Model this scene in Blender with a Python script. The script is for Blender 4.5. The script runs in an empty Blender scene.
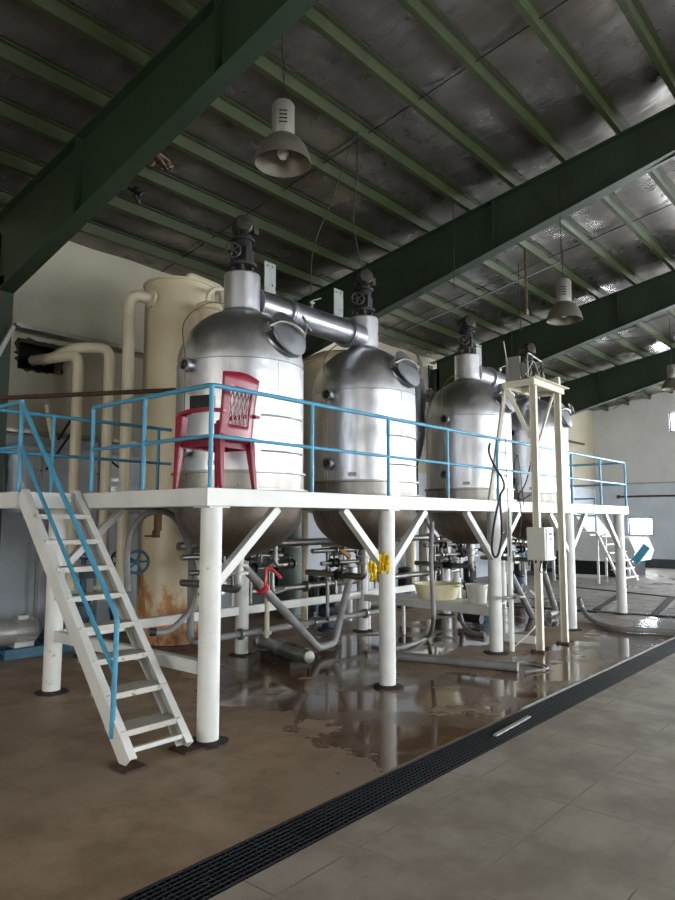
import bpy, bmesh, math, random
from mathutils import Vector, Matrix, Quaternion
random.seed(7)
C = bpy.context.scene.collection
R = math.radians
PI = math.pi

# ------------------------------------------------------------------ camera geometry
F = 690.0; CX = 337.5; CY = 450.0; EYE = Vector((0, 0, 1.65))
pitch = math.atan(70/F)
def _mk():
    upc = Vector((0, math.cos(pitch), math.sin(pitch)))
    X = Vector((926-CX, CY-520, F)); X.normalize(); X = X-upc*X.dot(upc); X.normalize()
    Y = X.cross(upc)
    if Y.x > 0: Y = -Y
    return X, Y, upc
CXV, CYV, CZV = _mk()                       # rows of camera->world
def ray(x, y):
    d = Vector((x-CX, CY-y, F)); return Vector((CXV.dot(d), CYV.dot(d), CZV.dot(d)))
def onY(x, y, Y): d = ray(x, y); return EYE+d*(Y/d.y)
def onX(x, y, X): d = ray(x, y); return EYE+d*(X/d.x)
def onZ(x, y, Z=0): d = ray(x, y); return EYE+d*((Z-1.65)/d.z)

# ------------------------------------------------------------------ materials
def newmat(name):
    m = bpy.data.materials.new(name); m.use_nodes = True
    nt = m.node_tree; b = nt.nodes['Principled BSDF']; return m, nt, b
def srgb(c):
    return tuple((v/12.92 if v <= .04045 else ((v+.055)/1.055)**2.4) for v in [q/255 for q in c])+(1,)
def N(nt, t, **kw):
    n = nt.nodes.new(t)
    for k, v in kw.items():
        if k.startswith('i_'):
            n.inputs[k[2:].replace('_', ' ')].default_value = v
        else: setattr(n, k, v)
    return n
def math_node(nt, op, a, b=None, c=None, clamp=False):
    n = nt.nodes.new('ShaderNodeMath'); n.operation = op; n.use_clamp = clamp
    for i, v in enumerate((a, b, c)):
        if v is None: continue
        if isinstance(v, (int, float)): n.inputs[i].default_value = v
        else: nt.links.new(v, n.inputs[i])
    return n.outputs[0]
def mixc(nt, f, a, b):
    n = nt.nodes.new('ShaderNodeMix'); n.data_type = 'RGBA'
    for i, v in ((0, f), (6, a), (7, b)):
        if isinstance(v, (int, float, tuple)): n.inputs[i].default_value = v
        else: nt.links.new(v, n.inputs[i])
    return n.outputs[2]
def noise(nt, scale, detail=4, rough=.55, coord='Object', stretch=None):
    tc = N(nt, 'ShaderNodeTexCoord'); src = tc.outputs[coord]
    if stretch:
        mp = N(nt, 'ShaderNodeMapping'); mp.inputs['Scale'].default_value = stretch
        nt.links.new(src, mp.inputs[0]); src = mp.outputs[0]
    n = N(nt, 'ShaderNodeTexNoise'); n.inputs['Scale'].default_value = scale
    n.inputs['Detail'].default_value = detail; n.inputs['Roughness'].default_value = rough
    nt.links.new(src, n.inputs['Vector']); return n.outputs['Fac']
def ramp(nt, v, a, b, lo=0., hi=1.):
    n = N(nt, 'ShaderNodeMapRange'); n.interpolation_type = 'SMOOTHSTEP'
    for i, q in ((1, a), (2, b), (3, lo), (4, hi)): n.inputs[i].default_value = q
    nt.links.new(v, n.inputs[0]); return n.outputs[0]
def bump(nt, b, h, strength=.3, dist=.01):
    n = N(nt, 'ShaderNodeBump'); n.inputs['Strength'].default_value = strength; n.inputs['Distance'].default_value = dist
    nt.links.new(h, n.inputs['Height']); nt.links.new(n.outputs[0], b.inputs['Normal'])
def mat(name, col, rough=.5, metal=0, var=.15, scale=5, spot=None, spot_lo=.62, spot_hi=.72, spot_scale=9, bmp=0, bscale=30, stretch=None):
    m, nt, b = newmat(name)
    c = srgb(col); d = tuple(v*(1-var) for v in c[:3])+(1,)
    l = tuple(min(1, v*(1+var)) for v in c[:3])+(1,)
    n = noise(nt, scale, stretch=stretch)
    out = mixc(nt, ramp(nt, n, .3, .7), d, l)
    if spot:
        s = ramp(nt, noise(nt, spot_scale, 6, .65), spot_lo, spot_hi)
        out = mixc(nt, s, out, srgb(spot))
    nt.links.new(out, b.inputs['Base Color'])
    b.inputs['Roughness'].default_value = rough; b.inputs['Metallic'].default_value = metal
    if bmp: bump(nt, b, noise(nt, bscale), bmp, .005)
    return m

M = {}
M['white'] = mat('white_paint', (206, 206, 200), .42, 0, .07, 3, (150, 126, 98), .64, .76, 6)
M['cream_paint'] = mat('tower_cream_paint', (204, 198, 178), .5, 0, .06, 3, (150, 110, 60), .66, .8, 8)
M['deck'] = mat('deck_plate', (150, 140, 125), .6, .3, .2, 6, (110, 75, 50), .55, .7, 7)
M['blue'] = mat('blue_paint', (66, 142, 172), .4, 0, .08, 6, (60, 70, 75), .72, .8, 14)
M['green'] = mat('green_paint', (44, 52, 23), .5, 0, .18, 4, (25, 40, 24), .58, .75, 3)
M['beamgreen'] = mat('dark_green_paint', (31, 47, 30), .5, 0, .15, 3, (20, 40, 28), .58, .75, 3)
M['cream'] = mat('cream_vessel', (190, 178, 148), .4, 0, .06, 2.2, (160, 112, 62), .72, .85, 2.2)
M['creampipe'] = mat('cream_pipe', (192, 184, 158), .4, 0, .05, 4)
M['black'] = mat('black_iron', (30, 31, 32), .5, .4, .3, 12, (75, 65, 55), .6, .75, 16)
M['darkmotor'] = mat('grimy_motor', (62, 59, 54), .5, .6, .3, 14, (40, 36, 32), .55, .7, 15)
M['grey'] = mat('grey_plate', (150, 155, 152), .5, .5, .1, 6)
M['hose'] = mat('grey_hose', (120, 120, 118), .5, 0, .15, 8)
M['rubber'] = mat('black_rubber', (26, 26, 27), .55, 0, .2, 8)
M['rust'] = mat('rusty_iron', (70, 48, 34), .8, .2, .35, 12)
M['basebl'] = mat('dark_base', (42, 36, 30), .7, .2, .3, 15)
M['red'] = mat('red_plastic', (128, 14, 38), .38, 0, .05, 3)
M['redpaint'] = mat('red_paint', (190, 40, 45), .45, 0, .1, 8)
M['yellow'] = mat('yellow_cloth', (222, 190, 30), .85, 0, .15, 10, bmp=.6, bscale=40)
M['basin'] = mat('cream_plastic', (232, 224, 186), .45, 0, .05, 4)
M['bucket'] = mat('white_plastic', (215, 212, 205), .5, 0, .05, 6)
M['bluemach'] = mat('blue_machine', (44, 92, 112), .5, 0, .15, 6, (30, 40, 45), .6, .75, 9)
M['navy'] = mat('dark_blue_valve', (28, 48, 66), .5, .1, .2, 9)
M['box'] = mat('box_paint', (205, 204, 190), .45, 0, .04, 3)
M['lampshade'] = mat('lamp_metal', (108, 102, 90), .5, .55, .12, 6)
M['lamphouse'] = mat('lamp_housing', (150, 148, 140), .4, .6, .08, 6)
M['orange'] = mat('orange_strap', (175, 120, 50), .7, 0, .1, 9)
M['brownstrap'] = mat('brown_strap', (95, 75, 55), .8, 0, .2, 9)
M['wire'] = mat('wire', (18, 18, 18), .6, 0, .1, 9)
M['grate'] = mat('grate_iron', (34, 39, 44), .5, .5, .25, 9)
M['pit'] = mat('pit', (14, 15, 16), .8, 0, .2, 9)
M['copper'] = mat('copper_pipe', (120, 88, 66), .45, .7, .2, 6)
M['glassdark'] = mat('dark_glass', (22, 24, 26), .1, 0, .1, 5)
M['sage'] = mat('sage_paint', (104, 118, 108), .5, 0, .1, 5)
M['silverpaint'] = mat('silver_paint', (168, 168, 162), .38, .35, .08, 6)
M['strip'] = mat('light_strip', (170, 168, 160), .5, .2, .2, 9)

def steel(name, col, rough, dents=.25, metal=1., stain=None, stretch=(1, 1, .25), rv=.12, soft=.35, zband=None):
    m, nt, b = newmat(name)
    c = srgb(col)
    n1 = noise(nt, 3.2, 5, .6, stretch=stretch); n2 = noise(nt, 22, 5, .7, stretch=(1, 1, .5))
    out = mixc(nt, ramp(nt, n1, .35, .68), tuple(v*.74 for v in c[:3])+(1,), c)
    if stain:
        out = mixc(nt, ramp(nt, n2, .56, .72), out, srgb(stain))
    nt.links.new(out, b.inputs['Base Color']); b.inputs['Metallic'].default_value = metal
    r = ramp(nt, n1, .3, .75, rough+rv, rough-rv*.4); nt.links.new(r, b.inputs['Roughness'])
    h = math_node(nt, 'ADD', math_node(nt, 'MULTIPLY', noise(nt, 3.0, 2), 1.), math_node(nt, 'MULTIPLY', n2, .06))
    bump(nt, b, h, dents, .05)
    return m
M['steel'] = steel('tank_steel', (228, 229, 232), .33, .22)
M['steelshaded'] = steel('tank_bottom_shaded_steel', (150, 140, 128), .42, .25, stain=(90, 72, 58))  # shell steel repeated darker: shade and brown floor reflection in colour, plus dirt
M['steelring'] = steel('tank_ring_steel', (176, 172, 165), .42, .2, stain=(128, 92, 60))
M['lid'] = steel('lid_steel', (178, 181, 186), .38, .08)
M['duct'] = steel('duct_steel', (176, 178, 184), .3, .08)
M['pipe'] = steel('pipe_steel', (150, 148, 142), .42, .1)
M['galv'] = steel('galv_steel', (160, 158, 150), .45, .1)
M['treadm'] = mat('tread_plate', (186, 182, 170), .6, .1, .12, 12, (120, 102, 84), .55, .7, 12, bmp=.8, bscale=60)

# foil roof insulation
def foil():
    m, nt, b = newmat('foil_insulation')
    n1 = noise(nt, .8, 4, .6); n2 = noise(nt, 5, 5, .65, stretch=(1.2, .35, 1)); n3 = noise(nt, 1.6, 2, .5, stretch=(1, .5, 1))
    out = mixc(nt, ramp(nt, n1, .35, .65), srgb((106, 99, 92)), srgb((132, 128, 124)))
    out = mixc(nt, ramp(nt, noise(nt, 1.9, 3, .6), .64, .76), out, srgb((86, 76, 68)))
    nt.links.new(out, b.inputs['Base Color'])
    b.inputs['Metallic'].default_value = .85
    nt.links.new(ramp(nt, n1, .3, .7, .42, .22), b.inputs['Roughness'])
    h = math_node(nt, 'ADD', math_node(nt, 'MULTIPLY', n3, .6), math_node(nt, 'MULTIPLY', n2, .14))
    bump(nt, b, h, .55, .12)
    return m
M['foil'] = foil()

# floor: brown concrete, pale tiles past the drain, wet patches under the platform
def floor_mat():
    m, nt, b = newmat('factory_floor')
    tc = N(nt, 'ShaderNodeTexCoord'); sp = N(nt, 'ShaderNodeSeparateXYZ'); nt.links.new(tc.outputs['Object'], sp.inputs[0])
    x, y = sp.outputs[0], sp.outputs[1]
    n1 = noise(nt, .55, 5, .6); n2 = noise(nt, 2.2, 6, .65); n3 = noise(nt, 14, 4, .6)
    brown = mixc(nt, ramp(nt, n2, .3, .7), srgb((122, 101, 80)), srgb((158, 134, 108)))
    brown = mixc(nt, ramp(nt, n1, .45, .7), brown, srgb((134, 116, 97)))
    brown = mixc(nt, ramp(nt, n3, .66, .78, 0, .5), brown, srgb((88, 66, 48)))
    grey = mixc(nt, ramp(nt, n2, .3, .7), srgb((130, 119, 106)), srgb((158, 147, 132)))
    grey = mixc(nt, ramp(nt, n1, .5, .75, 0, .7), grey, srgb((170, 160, 147)))
    grey = mixc(nt, ramp(nt, n3, .68, .8, 0, .6), grey, srgb((90, 84, 78)))
    # tile joints
    br = N(nt, 'ShaderNodeTexBrick'); br.offset = .0; br.inputs['Scale'].default_value = 1
    br.inputs['Brick Width'].default_value = .6; br.inputs['Row Height'].default_value = .6
    br.inputs['Mortar Size'].default_value = .006; br.inputs['Mortar Smooth'].default_value = .5
    mp = N(nt, 'ShaderNodeMapping'); mp.inputs['Location'].default_value = (.12, .1, 0)
    nt.links.new(tc.outputs['Object'], mp.inputs[0]); nt.links.new(mp.outputs[0], br.inputs['Vector'])
    joint = math_node(nt, 'MULTIPLY', br.outputs['Fac'], ramp(nt, n2, .42, .62))
    grey = mixc(nt, math_node(nt, 'MULTIPLY', joint, .75), grey, srgb((74, 66, 58)))
    side = ramp(nt, y, 2.6, 2.66)
    far = ramp(nt, math_node(nt, 'ADD', x, math_node(nt, 'MULTIPLY', n2, 1.5)), 11.6, 13.2)
    base = mixc(nt, side, grey, brown)
    base = mixc(nt, far, base, mixc(nt, ramp(nt, n2, .3, .7), srgb((128, 124, 118)), srgb((154, 149, 143))))
    # wetness: f = noise - distance limits
    warp = noise(nt, 1.1, 5, .62)
    w0 = math_node(nt, 'MULTIPLY', math_node(nt, 'SUBTRACT', warp, .5), 2.6)
    # left limit slants: x + .45*(y-2.8) > 3.9
    a = math_node(nt, 'SUBTRACT', math_node(nt, 'ADD', x, w0), 3.75)
    a = math_node(nt, 'SUBTRACT', a, math_node(nt, 'MULTIPLY', math_node(nt, 'SUBTRACT', y, 3.0), .28))
    mleft = ramp(nt, a, -.03, .1)
    mback = ramp(nt, math_node(nt, 'ADD', y, math_node(nt, 'MULTIPLY', w0, .9)), 6.6, 6.2)
    # dry ridge running beside the tower posts
    ridge_c = math_node(nt, 'ADD', math_node(nt, 'MULTIPLY', math_node(nt, 'SUBTRACT', x, 7.0), -.04), 4.35)
    dr = math_node(nt, 'ABSOLUTE', math_node(nt, 'SUBTRACT', y, ridge_c))
    dr = math_node(nt, 'ADD', dr, math_node(nt, 'MULTIPLY', w0, .35))
    ridge = math_node(nt, 'MULTIPLY', ramp(nt, dr, .42, .34), ramp(nt, x, 5.9, 6.7))
    isl = ramp(nt, noise(nt, 1.7, 4, .55), .60, .63)
    dry = math_node(nt, 'MAXIMUM', ridge, isl)
    wet = math_node(nt, 'MULTIPLY', math_node(nt, 'MULTIPLY', mleft, mback), math_node(nt, 'SUBTRACT', 1., dry))
    fx = ramp(nt, x, 15.5, 13.5)
    wet = math_node(nt, 'MULTIPLY', wet, math_node(nt, 'MULTIPLY', ramp(nt, y, 2.80, 2.83), fx))
    wet2 = math_node(nt, 'MULTIPLY', ramp(nt, noise(nt, .8, 3, .5), .60, .66), ramp(nt, x, 12.4, 13.2))
    wet = math_node(nt, 'MAXIMUM', wet, wet2)
    pud = math_node(nt, 'MULTIPLY', wet, ramp(nt, noise(nt, 1.5, 3, .5), .40, .50))   # standing water
    wetcol = N(nt, 'ShaderNodeMix'); wetcol.data_type = 'RGBA'; wetcol.blend_type = 'MULTIPLY'
    wetcol.inputs[7].default_value = (.46, .38, .32, 1); nt.links.new(wet, wetcol.inputs[0]); nt.links.new(base, wetcol.inputs[6])
    nt.links.new(wetcol.outputs[2], b.inputs['Base Color'])
    rdry = ramp(nt, n2, .3, .7, .62, .48)
    r = math_node(nt, 'ADD', math_node(nt, 'MULTIPLY', rdry, math_node(nt, 'SUBTRACT', 1., wet)), math_node(nt, 'MULTIPLY', wet, .25))
    r = math_node(nt, 'SUBTRACT', r, math_node(nt, 'MULTIPLY', pud, .17))
    nt.links.new(r, b.inputs['Roughness'])
    b.inputs['Specular IOR Level'].default_value = .5
    h = math_node(nt, 'ADD', math_node(nt, 'MULTIPLY', n3, .5), math_node(nt, 'MULTIPLY', joint, -1.))
    h = math_node(nt, 'MULTIPLY', h, math_node(nt, 'SUBTRACT', 1., math_node(nt, 'MULTIPLY', wet, .93)))
    bump(nt, b, h, .25, .006)
    return m
M['floor'] = floor_mat()

def wall_mat(name, up, lo, zc):
    m, nt, b = newmat(name)
    tc = N(nt, 'ShaderNodeTexCoord'); sp = N(nt, 'ShaderNodeSeparateXYZ'); nt.links.new(tc.outputs['Object'], sp.inputs[0])
    n = noise(nt, 1.2, 5, .6); n2 = noise(nt, 5, 5, .7)
    u = mixc(nt, ramp(nt, n, .3, .7), tuple(v*.9 for v in srgb(up)[:3])+(1,), srgb(up))
    l = mixc(nt, ramp(nt, n, .3, .7), tuple(v*.86 for v in srgb(lo)[:3])+(1,), srgb(lo))
    l = mixc(nt, ramp(nt, n2, .6, .75, 0, .5), l, srgb((120, 116, 110)))
    nt.links.new(mixc(nt, ramp(nt, sp.outputs[2], zc-.015, zc+.015), l, u), b.inputs['Base Color'])
    b.inputs['Roughness'].default_value = .7; bump(nt, b, n2, .2, .01); return m
M['wall'] = wall_mat('back_wall_paint', (164, 157, 137), (176, 184, 190), 2.78)
M['wallfar'] = wall_mat('far_wall_paint', (200, 198, 194), (190, 196, 202), 2.95)

def rusty_foot(name, base):
    m = mat(name, base, .4, 0, .06, 2.2); nt = m.node_tree; b = nt.nodes['Principled BSDF']
    old = b.inputs['Base Color'].links[0].from_socket
    tc = N(nt, 'ShaderNodeTexCoord'); sp = N(nt, 'ShaderNodeSeparateXYZ'); nt.links.new(tc.outputs['Object'], sp.inputs[0])
    n = noise(nt, 3.2, 6, .65, stretch=(1, 1, .55)); lvl = math_node(nt, 'ADD', sp.outputs[2], math_node(nt, 'MULTIPLY', math_node(nt, 'SUBTRACT', n, .5), -3.4))
    f = ramp(nt, lvl, .75, .35); c = mixc(nt, f, old, srgb((168, 118, 66)))
    f2 = ramp(nt, lvl, .25, -.1); c = mixc(nt, f2, c, srgb((92, 60, 38)))
    nt.links.new(c, b.inputs['Base Color']); return m
M['vessel_rusty'] = rusty_foot('rust_stained_cream', (190, 178, 148))

def emit(name, col, s):
    m = bpy.data.materials.new(name); m.use_nodes = True; nt = m.node_tree
    nt.nodes.remove(nt.nodes['Principled BSDF'])
    e = N(nt, 'ShaderNodeEmission'); e.inputs[0].default_value = col; e.inputs[1].default_value = s
    nt.links.new(e.outputs[0], nt.nodes['Material Output'].inputs[0]); return m

# ------------------------------------------------------------------ mesh builder
class MB:
    def __init__(s): s.v = []; s.f = []
    def add(s, vs, fs):
        o = len(s.v); s.v += [tuple(v) for v in vs]; s.f += [tuple(i+o for i in f) for f in fs]; return s
    def box(s, c, size, rot=None):
        hx, hy, hz = [q/2 for q in size]; c = Vector(c)
        vs = [Vector((x, y, z)) for x in (-hx, hx) for y in (-hy, hy) for z in (-hz, hz)]
        if rot is not None: vs = [rot @ v for v in vs]
        return s.add([v+c for v in vs], [(0, 1, 3, 2), (4, 6, 7, 5), (0, 4, 5, 1), (2, 3, 7, 6), (0, 2, 6, 4), (1, 5, 7, 3)])
    def bar(s, a, b, w, h, up=(0, 0, 1)):
        a, b = Vector(a), Vector(b); d = b-a; L = d.length; d.normalize(); u = Vector(up)
        if abs(d.dot(u)) > .99: u = Vector((1, 0, 0))
        sd = d.cross(u).normalized(); u = sd.cross(d).normalized()
        rot = Matrix((d, sd, u)).transposed()
        return s.box((a+b)/2, (L, w, h), rot)
    def tube(s, pts, r, n=12, cap=True, closed=False):
        pts = [Vector(p) for p in pts]; m = len(pts)
        rs = r if isinstance(r, (list, tuple)) else [r]*m
        tg = []
        for i in range(m):
            if closed: t = pts[(i+1) % m]-pts[i-1]
            else: t = pts[min(i+1, m-1)]-pts[max(i-1, 0)]
            tg.append(t.normalized())
        u = tg[0].orthogonal().normalized(); o = len(s.v)
        for i in range(m):
            if i: u = tg[i-1].rotation_difference(tg[i]) @ u
            u = (u-tg[i]*u.dot(tg[i])).normalized(); w = tg[i].cross(u)
            for k in range(n):
                a = 2*PI*k/n; s.v.append(tuple(pts[i]+(u*math.cos(a)+w*math.sin(a))*rs[i]))
        for i in range(m if closed else m-1):
            j = (i+1) % m
            for k in range(n):
                k2 = (k+1) % n; s.f.append((o+i*n+k, o+i*n+k2, o+j*n+k2, o+j*n+k))
        if cap and not closed:
            s.f.append(tuple(o+k for k in range(n))[::-1]); s.f.append(tuple(o+(m-1)*n+k for k in range(n)))
        return s
    def cyl(s, a, b, r, n=20, r2=None): return s.tube([a, b], [r, r if r2 is None else r2], n)
    def lathe(s, prof, o=(0, 0, 0), axis=(0, 0, 1), n=32, cap=(True, True), a0=0, a1=None):
        ax = Vector(axis).normalized(); q = Vector((0, 0, 1)).rotation_difference(ax); c = Vector(o); b = len(s.v)
        full = a1 is None; cnt = n if full else n+1
        for (r, z) in prof:
            for k in range(cnt):
                a = (2*PI*k/n) if full else a0+(a1-a0)*k/n
                s.v.append(tuple(c+q @ Vector((r*math.cos(a), r*math.sin(a), z))))
        for i in range(len(prof)-1):
            for k in range(n):
                k2 = (k+1) % cnt if full else k+1
                s.f.append((b+i*cnt+k, b+i*cnt+k2, b+(i+1)*cnt+k2, b+(i+1)*cnt+k))
        if full and cap[0]: s.f.append(tuple(b+k for k in range(n))[::-1])
        if full and cap[1]: s.f.append(tuple(b+(len(prof)-1)*cnt+k for k in range(n)))
        return s
    def ring(s, c, axis, R_, r, n=28, m=8):
        ax = Vector(axis).normalized(); u = ax.orthogonal().normalized(); w = ax.cross(u); c = Vector(c)
        return s.tube([c+(u*math.cos(2*PI*k/n)+w*math.sin(2*PI*k/n))*R_ for k in range(n)], r, m, closed=True)
    def build(s, name, m, parent=None, bev=0, smooth=True):
        me = bpy.data.meshes.new(name); me.from_pydata(s.v, [], s.f); me.validate()
        bm = bmesh.new(); bm.from_mesh(me); bmesh.ops.recalc_face_normals(bm, faces=bm.faces); bm.to_mesh(me); bm.free()
        me.materials.append(M[m] if isinstance(m, str) else m)
        if smooth:
            me.polygons.foreach_set('use_smooth', [True]*len(me.polygons)); me.set_sharp_from_angle(angle=R(38))
        o = bpy.data.objects.new(name, me); C.objects.link(o)
        if parent is not None:
            o.parent = parent; o.matrix_parent_inverse = parent_world(parent).inverted()
        if bev:
            bv = o.modifiers.new('bevel', 'BEVEL'); bv.width = bev; bv.segments = 2; bv.limit_method = 'ANGLE'; bv.angle_limit = R(40)
        return o
def parent_world(p):
    mw = Matrix.LocRotScale(p.location, p.rotation_euler, p.scale)
    if p.parent: mw = parent_world(p.parent) @ p.matrix_parent_inverse @ mw
    return mw
def smooth_path(pts, k=8):
    pts = [Vector(p) for p in pts]; P = [pts[0]*2-pts[1]]+pts+[pts[-1]*2-pts[-2]]; out = []
    for i in range(1, len(P)-2):
        for j in range(k):
            t = j/k; a, b, c, d = P[i-1], P[i], P[i+1], P[i+2]
            out.append(.5*((2*b)+(c-a)*t+(2*a-5*b+4*c-d)*t*t+(3*b-a-3*c+d)*t**3))
    out.append(pts[-1]); return out
def elbow(pts, rad=.15, k=6):
    """polyline with rounded corners"""
    pts = [Vector(p) for p in pts]; out = [pts[0]]
    for i in range(1, len(pts)-1):
        a, b, c = pts[i-1], pts[i], pts[i+1]
        r = min(rad, (a-b).length*.48, (c-b).length*.48)
        p, q = b+(a-b).normalized()*r, b+(c-b).normalized()*r
        for j in range(k+1):
            t = j/k; out.append(p*(1-t)**2+b*2*t*(1-t)+q*t*t)
    out.append(pts[-1]); return out
def tag(o, label=None, cat=None, group=None, kind=None):
    for k, v in (('label', label), ('category', cat), ('group', group), ('kind', kind)):
        if v: o[k] = v
    return o
def thing(name, loc, label, cat, group=None, rz=0):
    o = bpy.data.objects.new(name, None); C.objects.link(o); o.location = loc; o.rotation_euler = (0, 0, rz)
    o.empty_display_size = .1
    return tag(o, label, cat, group)
def copy_tree(o, parent=None):
    c = o.copy(); C.objects.link(c)
    if parent is not None:
        mi = o.matrix_parent_inverse.copy(); c.parent = parent; c.matrix_parent_inverse = mi
    for ch in list(o.children): copy_tree(ch, c)
    return c

# ------------------------------------------------------------------ setting
WY = 9.26; XN = -7.0; XF = 25.7; SL = .178
def zroof(y): return 5.55+SL*(WY-abs(y))
def struct(mb, name, m, **k): return tag(mb.build(name, m, **k), kind='structure')
GY0, GY1 = 2.5, 2.8          # drain channel
fl = MB()
for (a, b) in ((-WY, GY0), (GY1, WY+.2)): fl.box(((XN+XF)/2, (a+b)/2, -.1), (XF-XN, b-a, .2))
for (a, b) in ((XN, 1.25), (24.5, XF)): fl.box(((a+b)/2, (GY0+GY1)/2, -.1), (b-a, GY1-GY0, .2))
struct(fl, 'floor', 'floor', smooth=False)

# back wall with the broken pipe opening
HX0, HX1, HZ0, HZ1 = 4.20, 4.82, 3.70, 4.12
w = MB()
for (x0, x1, z0, z1) in ((XN-.2, HX0, 0, 5.71), (HX1, XF+.2, 0, 5.71), (HX0, HX1, 0, HZ0), (HX0, HX1, HZ1, 5.71)):
    w.box(((x0+x1)/2, WY+.1, (z0+z1)/2), (x1-x0, .2, z1-z0))
struct(w, 'wall_back', 'wall', smooth=False)
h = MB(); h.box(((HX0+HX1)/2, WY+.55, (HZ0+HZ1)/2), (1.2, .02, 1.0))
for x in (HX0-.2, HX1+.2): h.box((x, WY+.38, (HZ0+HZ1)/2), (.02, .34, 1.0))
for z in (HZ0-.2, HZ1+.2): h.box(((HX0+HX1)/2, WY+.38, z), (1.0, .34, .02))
struct(h, 'trim_1', 'pit', smooth=False)  # closed box behind the hole, shade of the recess painted black
# ragged edge of the opening, the hole's darkness painted onto the wall
rg = MB(); pts = []
for k in range(40):
    a = 2*PI*k/40; rr = 1+random.uniform(-.06, .2)
    cx, cz = math.cos(a), math.sin(a); q = max(abs(cx), abs(cz))
    pts.append(((HX0+HX1)/2+cx/q*(HX1-HX0)/2*rr, (HZ0+HZ1)/2+cz/q*(HZ1-HZ0)/2*rr))
vs = []; fs = []
for k, (x, z) in enumerate(pts):
    a = 2*PI*k/40; q = max(abs(math.cos(a)), abs(math.sin(a)))
    vs += [(x, WY-.012, z), ((HX0+HX1)/2+math.cos(a)/q*(HX1-HX0)/2*.97, WY-.02, (HZ0+HZ1)/2+math.sin(a)/q*(HZ1-HZ0)/2*.97), (x, WY+.004, z)]
for k in range(40):
    j = (k+1) % 40; fs += [(3*k, 3*j, 3*j+1, 3*k+1), (3*k, 3*k+2, 3*j+2, 3*j)]
struct(MB().add(vs, fs), 'trim_2', mat('hole_dark', (48, 36, 28), .9, 0, .4, 12))

def gable(name, x, openings, mt):
    """gable wall in plane X=x with rectangular openings (y0,y1,z0,z1)"""
    ys = sorted(set([-WY, WY, 0.]+[v for o in openings for v in o[:2]])); mb = MB()
    for a, b in zip(ys[:-1], ys[1:]):
        op = [o for o in openings if o[0] <= a and o[1] >= b]
        segs = []; z = 0
        for o in sorted(op, key=lambda q: q[2]): segs.append((z, o[2])); z = o[3]
        for z0, z1 in segs:
            if z1 > z0: mb.box((x, (a+b)/2, (z0+z1)/2), (.2, b-a, z1-z0))
        vs = [(x+dx, y, zz) for dx in (-.1, .1) for (y, zz) in ((a, z), (b, z), (b, zroof(b)+.16), (a, zroof(a)+.16))]
        mb.add(vs, [(0, 1, 2, 3), (4, 7, 6, 5), (0, 4, 5, 1), (1, 5, 6, 2), (2, 6, 7, 3), (3, 7, 4, 0)])
    return struct(mb, name, mt, smooth=False)
OPF = [(-6.5, 2.6, 0, 3.6), (5.3, 6.62, 4.7, 5.4), (7.3, 8.15, 1.10, 1.76)]
gable('wall_far', XF+.1, OPF, 'wallfar')
OPN = [(2.2, 6.2, 0, 3.6), (-6.5, -2.5, 2.2, 4.2)]
gable('wall_near', XN-.1, OPN, 'wallfar')
# side wall with high windows (behind / right of the camera)
w = MB(); WX = [(.3+i*5.4, 4.9+i*5.4) for i in range(5)]; xs = [XN-.2]
w.box(((XN+XF)/2, -WY-.1, .45), (XF-XN+.4, .2, .9)); w.box(((XN+XF)/2, -WY-.1, 4.5), (XF-XN+.4, .2, 2.2))
px = XN-.2
for a, b in WX+[(XF+.2, XF+.2)]:
    w.box(((px+a)/2, -WY-.1, 2.15), (a-px, .2, 2.5)); px = b
struct(w, 'wall_right', 'wallfar', smooth=False)
DAY = emit('daylight_glass', (.90, .95, 1, 1), 26.); DAYF = emit('daylight_doorway', (.90, .95, 1, 1), 44.); DAYN = emit('daylight_near', (1, .96, .9, 1), 10.)
wn = 0
def pane(name, c, size, m):
    global wn; wn += 1
    o = struct(MB().box(c, size), name, m, smooth=False)
    # frame
    f = MB(); c = Vector(c); t = .06
    if size[0] < .1:
        for s_ in (-1, 1):
            f.box(c+Vector((0, s_*(size[1]/2-t/2), 0)), (.1, t, size[2])); f.box(c+Vector((0, 0, s_*(size[2]/2-t/2))), (.1, size[1], t))
        if size[1] > 2: f.box(c, (.09, t, size[2]))
    else:
        for s_ in (-1, 1):
            f.box(c+Vector((s_*(size[0]/2-t/2), 0, 0)), (t, .1, size[2])); f.box(c+Vector((0, 0, s_*(size[2]/2-t/2))), (size[0], .1, t))
        for q in (-.25, 0, .25): f.box(c+Vector((q*size[0], 0, 0)), (t*.7, .09, size[2]))
    f.build('window_frame', 'grey', o)
for i, (a, b) in enumerate(WX): pane('window_%d' % (i+10), ((a+b)/2, -WY-.1, 2.15), (b-a, .02, 2.5), DAY)
for nm, o_, m_ in (('door_1', OPF[0], DAYF), ('window_5', OPF[1], DAYF), ('window_6', OPF[2], DAYF)):
    pane(nm, (XF+.1, (o_[0]+o_[1])/2, (o_[2]+o_[3])/2), (.02, o_[1]-o_[0], o_[3]-o_[2]), m_)
for nm, o_, m_ in (('door_2', OPN[0], DAYN), ('window_7', OPN[1], DAYN)):
    pane(nm, (XN-.1, (o_[0]+o_[1])/2, (o_[2]+o_[3])/2), (.02, o_[1]-o_[0], o_[3]-o_[2]), m_)

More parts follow.
